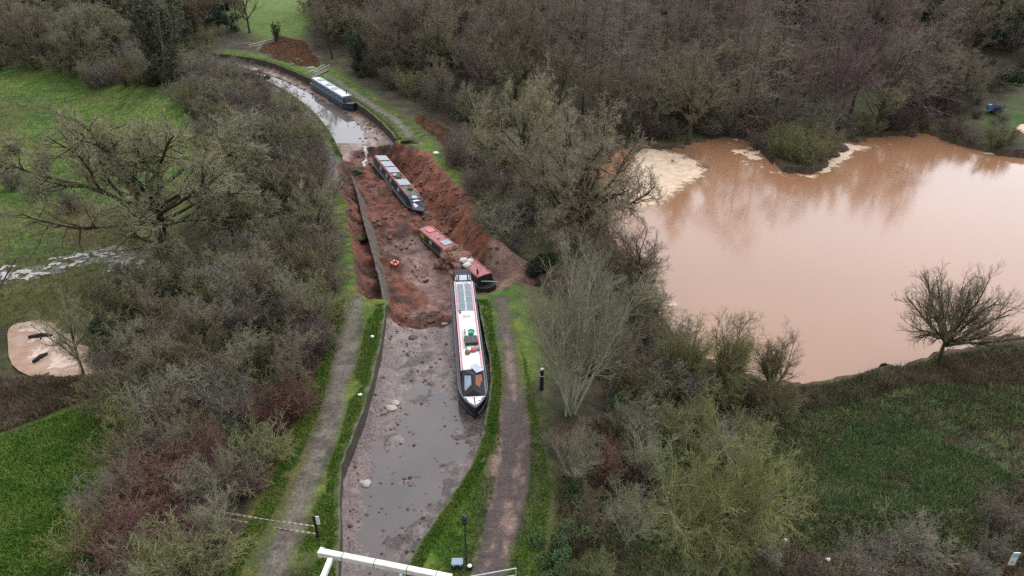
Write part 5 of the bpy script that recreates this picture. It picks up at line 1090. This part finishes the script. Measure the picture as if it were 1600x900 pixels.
def clods(name, n, seed, fn, rmin, rmax, m, x0, x1, y0, y1):
    g = np.random.default_rng(seed); V = []; F = []; k = 0; base = [lump(1, s, 1, .5, (1, 1, .6)) for s in range(5)]; tot = 0
    c = np.stack([g.uniform(x0, x1, n * 12), g.uniform(y0, y1, n * 12)], -1); c = c[fn(c[:, 0], c[:, 1])][:n]; z = hzv(c[:, 0], c[:, 1])
    for q, zz in zip(c, z):
        v, f = base[int(g.integers(0, 5))]; s = rmin + (rmax - rmin) * g.uniform() ** 3; V.append(v * s + np.array([q[0], q[1], zz])); F.append(np.array(f) + tot); tot += len(v)
    return tag(link(name, mesh_np(name, np.concatenate(V), np.concatenate(F)), m), kind='stuff')
CL = mat('mud_clods', (.07, .045, .04), .7, .3, 1.5, .5, 0, .3, 0, (.16, .10, .085))
clods('mud_clods', 800, 4, lambda x, y: (sdist(x, y, canal_near) > .2) & (fbm(x / 2.5, y / 2.5, 7) > .46), .025, .16, CL, -12, 0, 24, 50)
clods('soil_clods', 1500, 6, lambda x, y: (sdist(x, y, breach) > .4) & (fbm(x / 3, y / 3, 8) > .42), .05, .3, mat('soil_clods', (.10, .045, .032), .75, .3, 1.2, .5, 0, .3, 0, (.21, .095, .065)), -24, 3, 48, 100)
clods('bank_debris', 400, 9, lambda x, y: (sdist(x, y, canal_far) > .3) & (segdist(x, y, [tuple(p) for p in rfl]) < 5), .05, .3, CL, -60, -14, 85, 150)
tw = P(571, 232); foam('trickle_foam', tw[0] - .8, tw[0] + 2.2, tw[1] - 6, tw[1] + .5, .12, lambda X, Y: .22 - np.abs(X - tw[0] - (tw[1] - Y) * .12 - .5 * (fbm(X, Y, 4) - .5)) + (fbm(X / .4, Y / .4, 98) - .5) * .8, 0, MATS['white_water'], 0)
o = bpy.data.objects.get('trickle_foam')
if o:
    for v in o.data.vertices: v.co.z = hz(v.co.x, v.co.y) + .06

for k, (px, py, r_, lb) in enumerate([(556, 268, 1.0, 'slumped clump of turf at the upper end of the broken wall'), (560, 372, .7, 'small mossy turf clod in the red trench beside the broken wall'), (641, 222, .9, 'clump of turf hanging at the broken end of the far right wall'), (757, 345, 1.0, 'scrubby turf clod sliding down the red scarp')]):
    v, f = lump(r_, 140 + k, 3, .6, (1.2, 1, .5)); o = MB().add(v, f).build('turf_clump', mat('torn_turf', (.055, .04, .028), .9, .3, 1.3, 1, 0, .2, 0, (.07, .095, .025), 'Object', 8)); o.location = P(px, py) + np.array([0, 0, .1]); tag(o, lb, 'turf')
# ------------------------------------------------------------------ the damp air
def haze():
    m = bpy.data.materials.new('damp_air'); m.use_nodes = True; t = m.node_tree; t.nodes.remove(t.nodes['Principled BSDF'])
    v = t.nodes.new('ShaderNodeVolumePrincipled'); v.inputs['Color'].default_value = (.80, .87, 1, 1); v.inputs['Density'].default_value = .0002; v.inputs['Anisotropy'].default_value = 0
    t.links.new(v.outputs[0], t.nodes['Material Output'].inputs['Volume'])
    lo, hi = VV.min(0), VV.max(0); lo = (lo[0] - 2, lo[1] - 2, lo[2] - 1); hi = (hi[0] + 2, hi[1] + 2, max(hi[2] + 22, CAMH + 6))
    b = MB().box([(p + q) / 2 for p, q in zip(lo, hi)], [q - p for p, q in zip(lo, hi)]); tag(b.build('haze', m), kind='stuff')
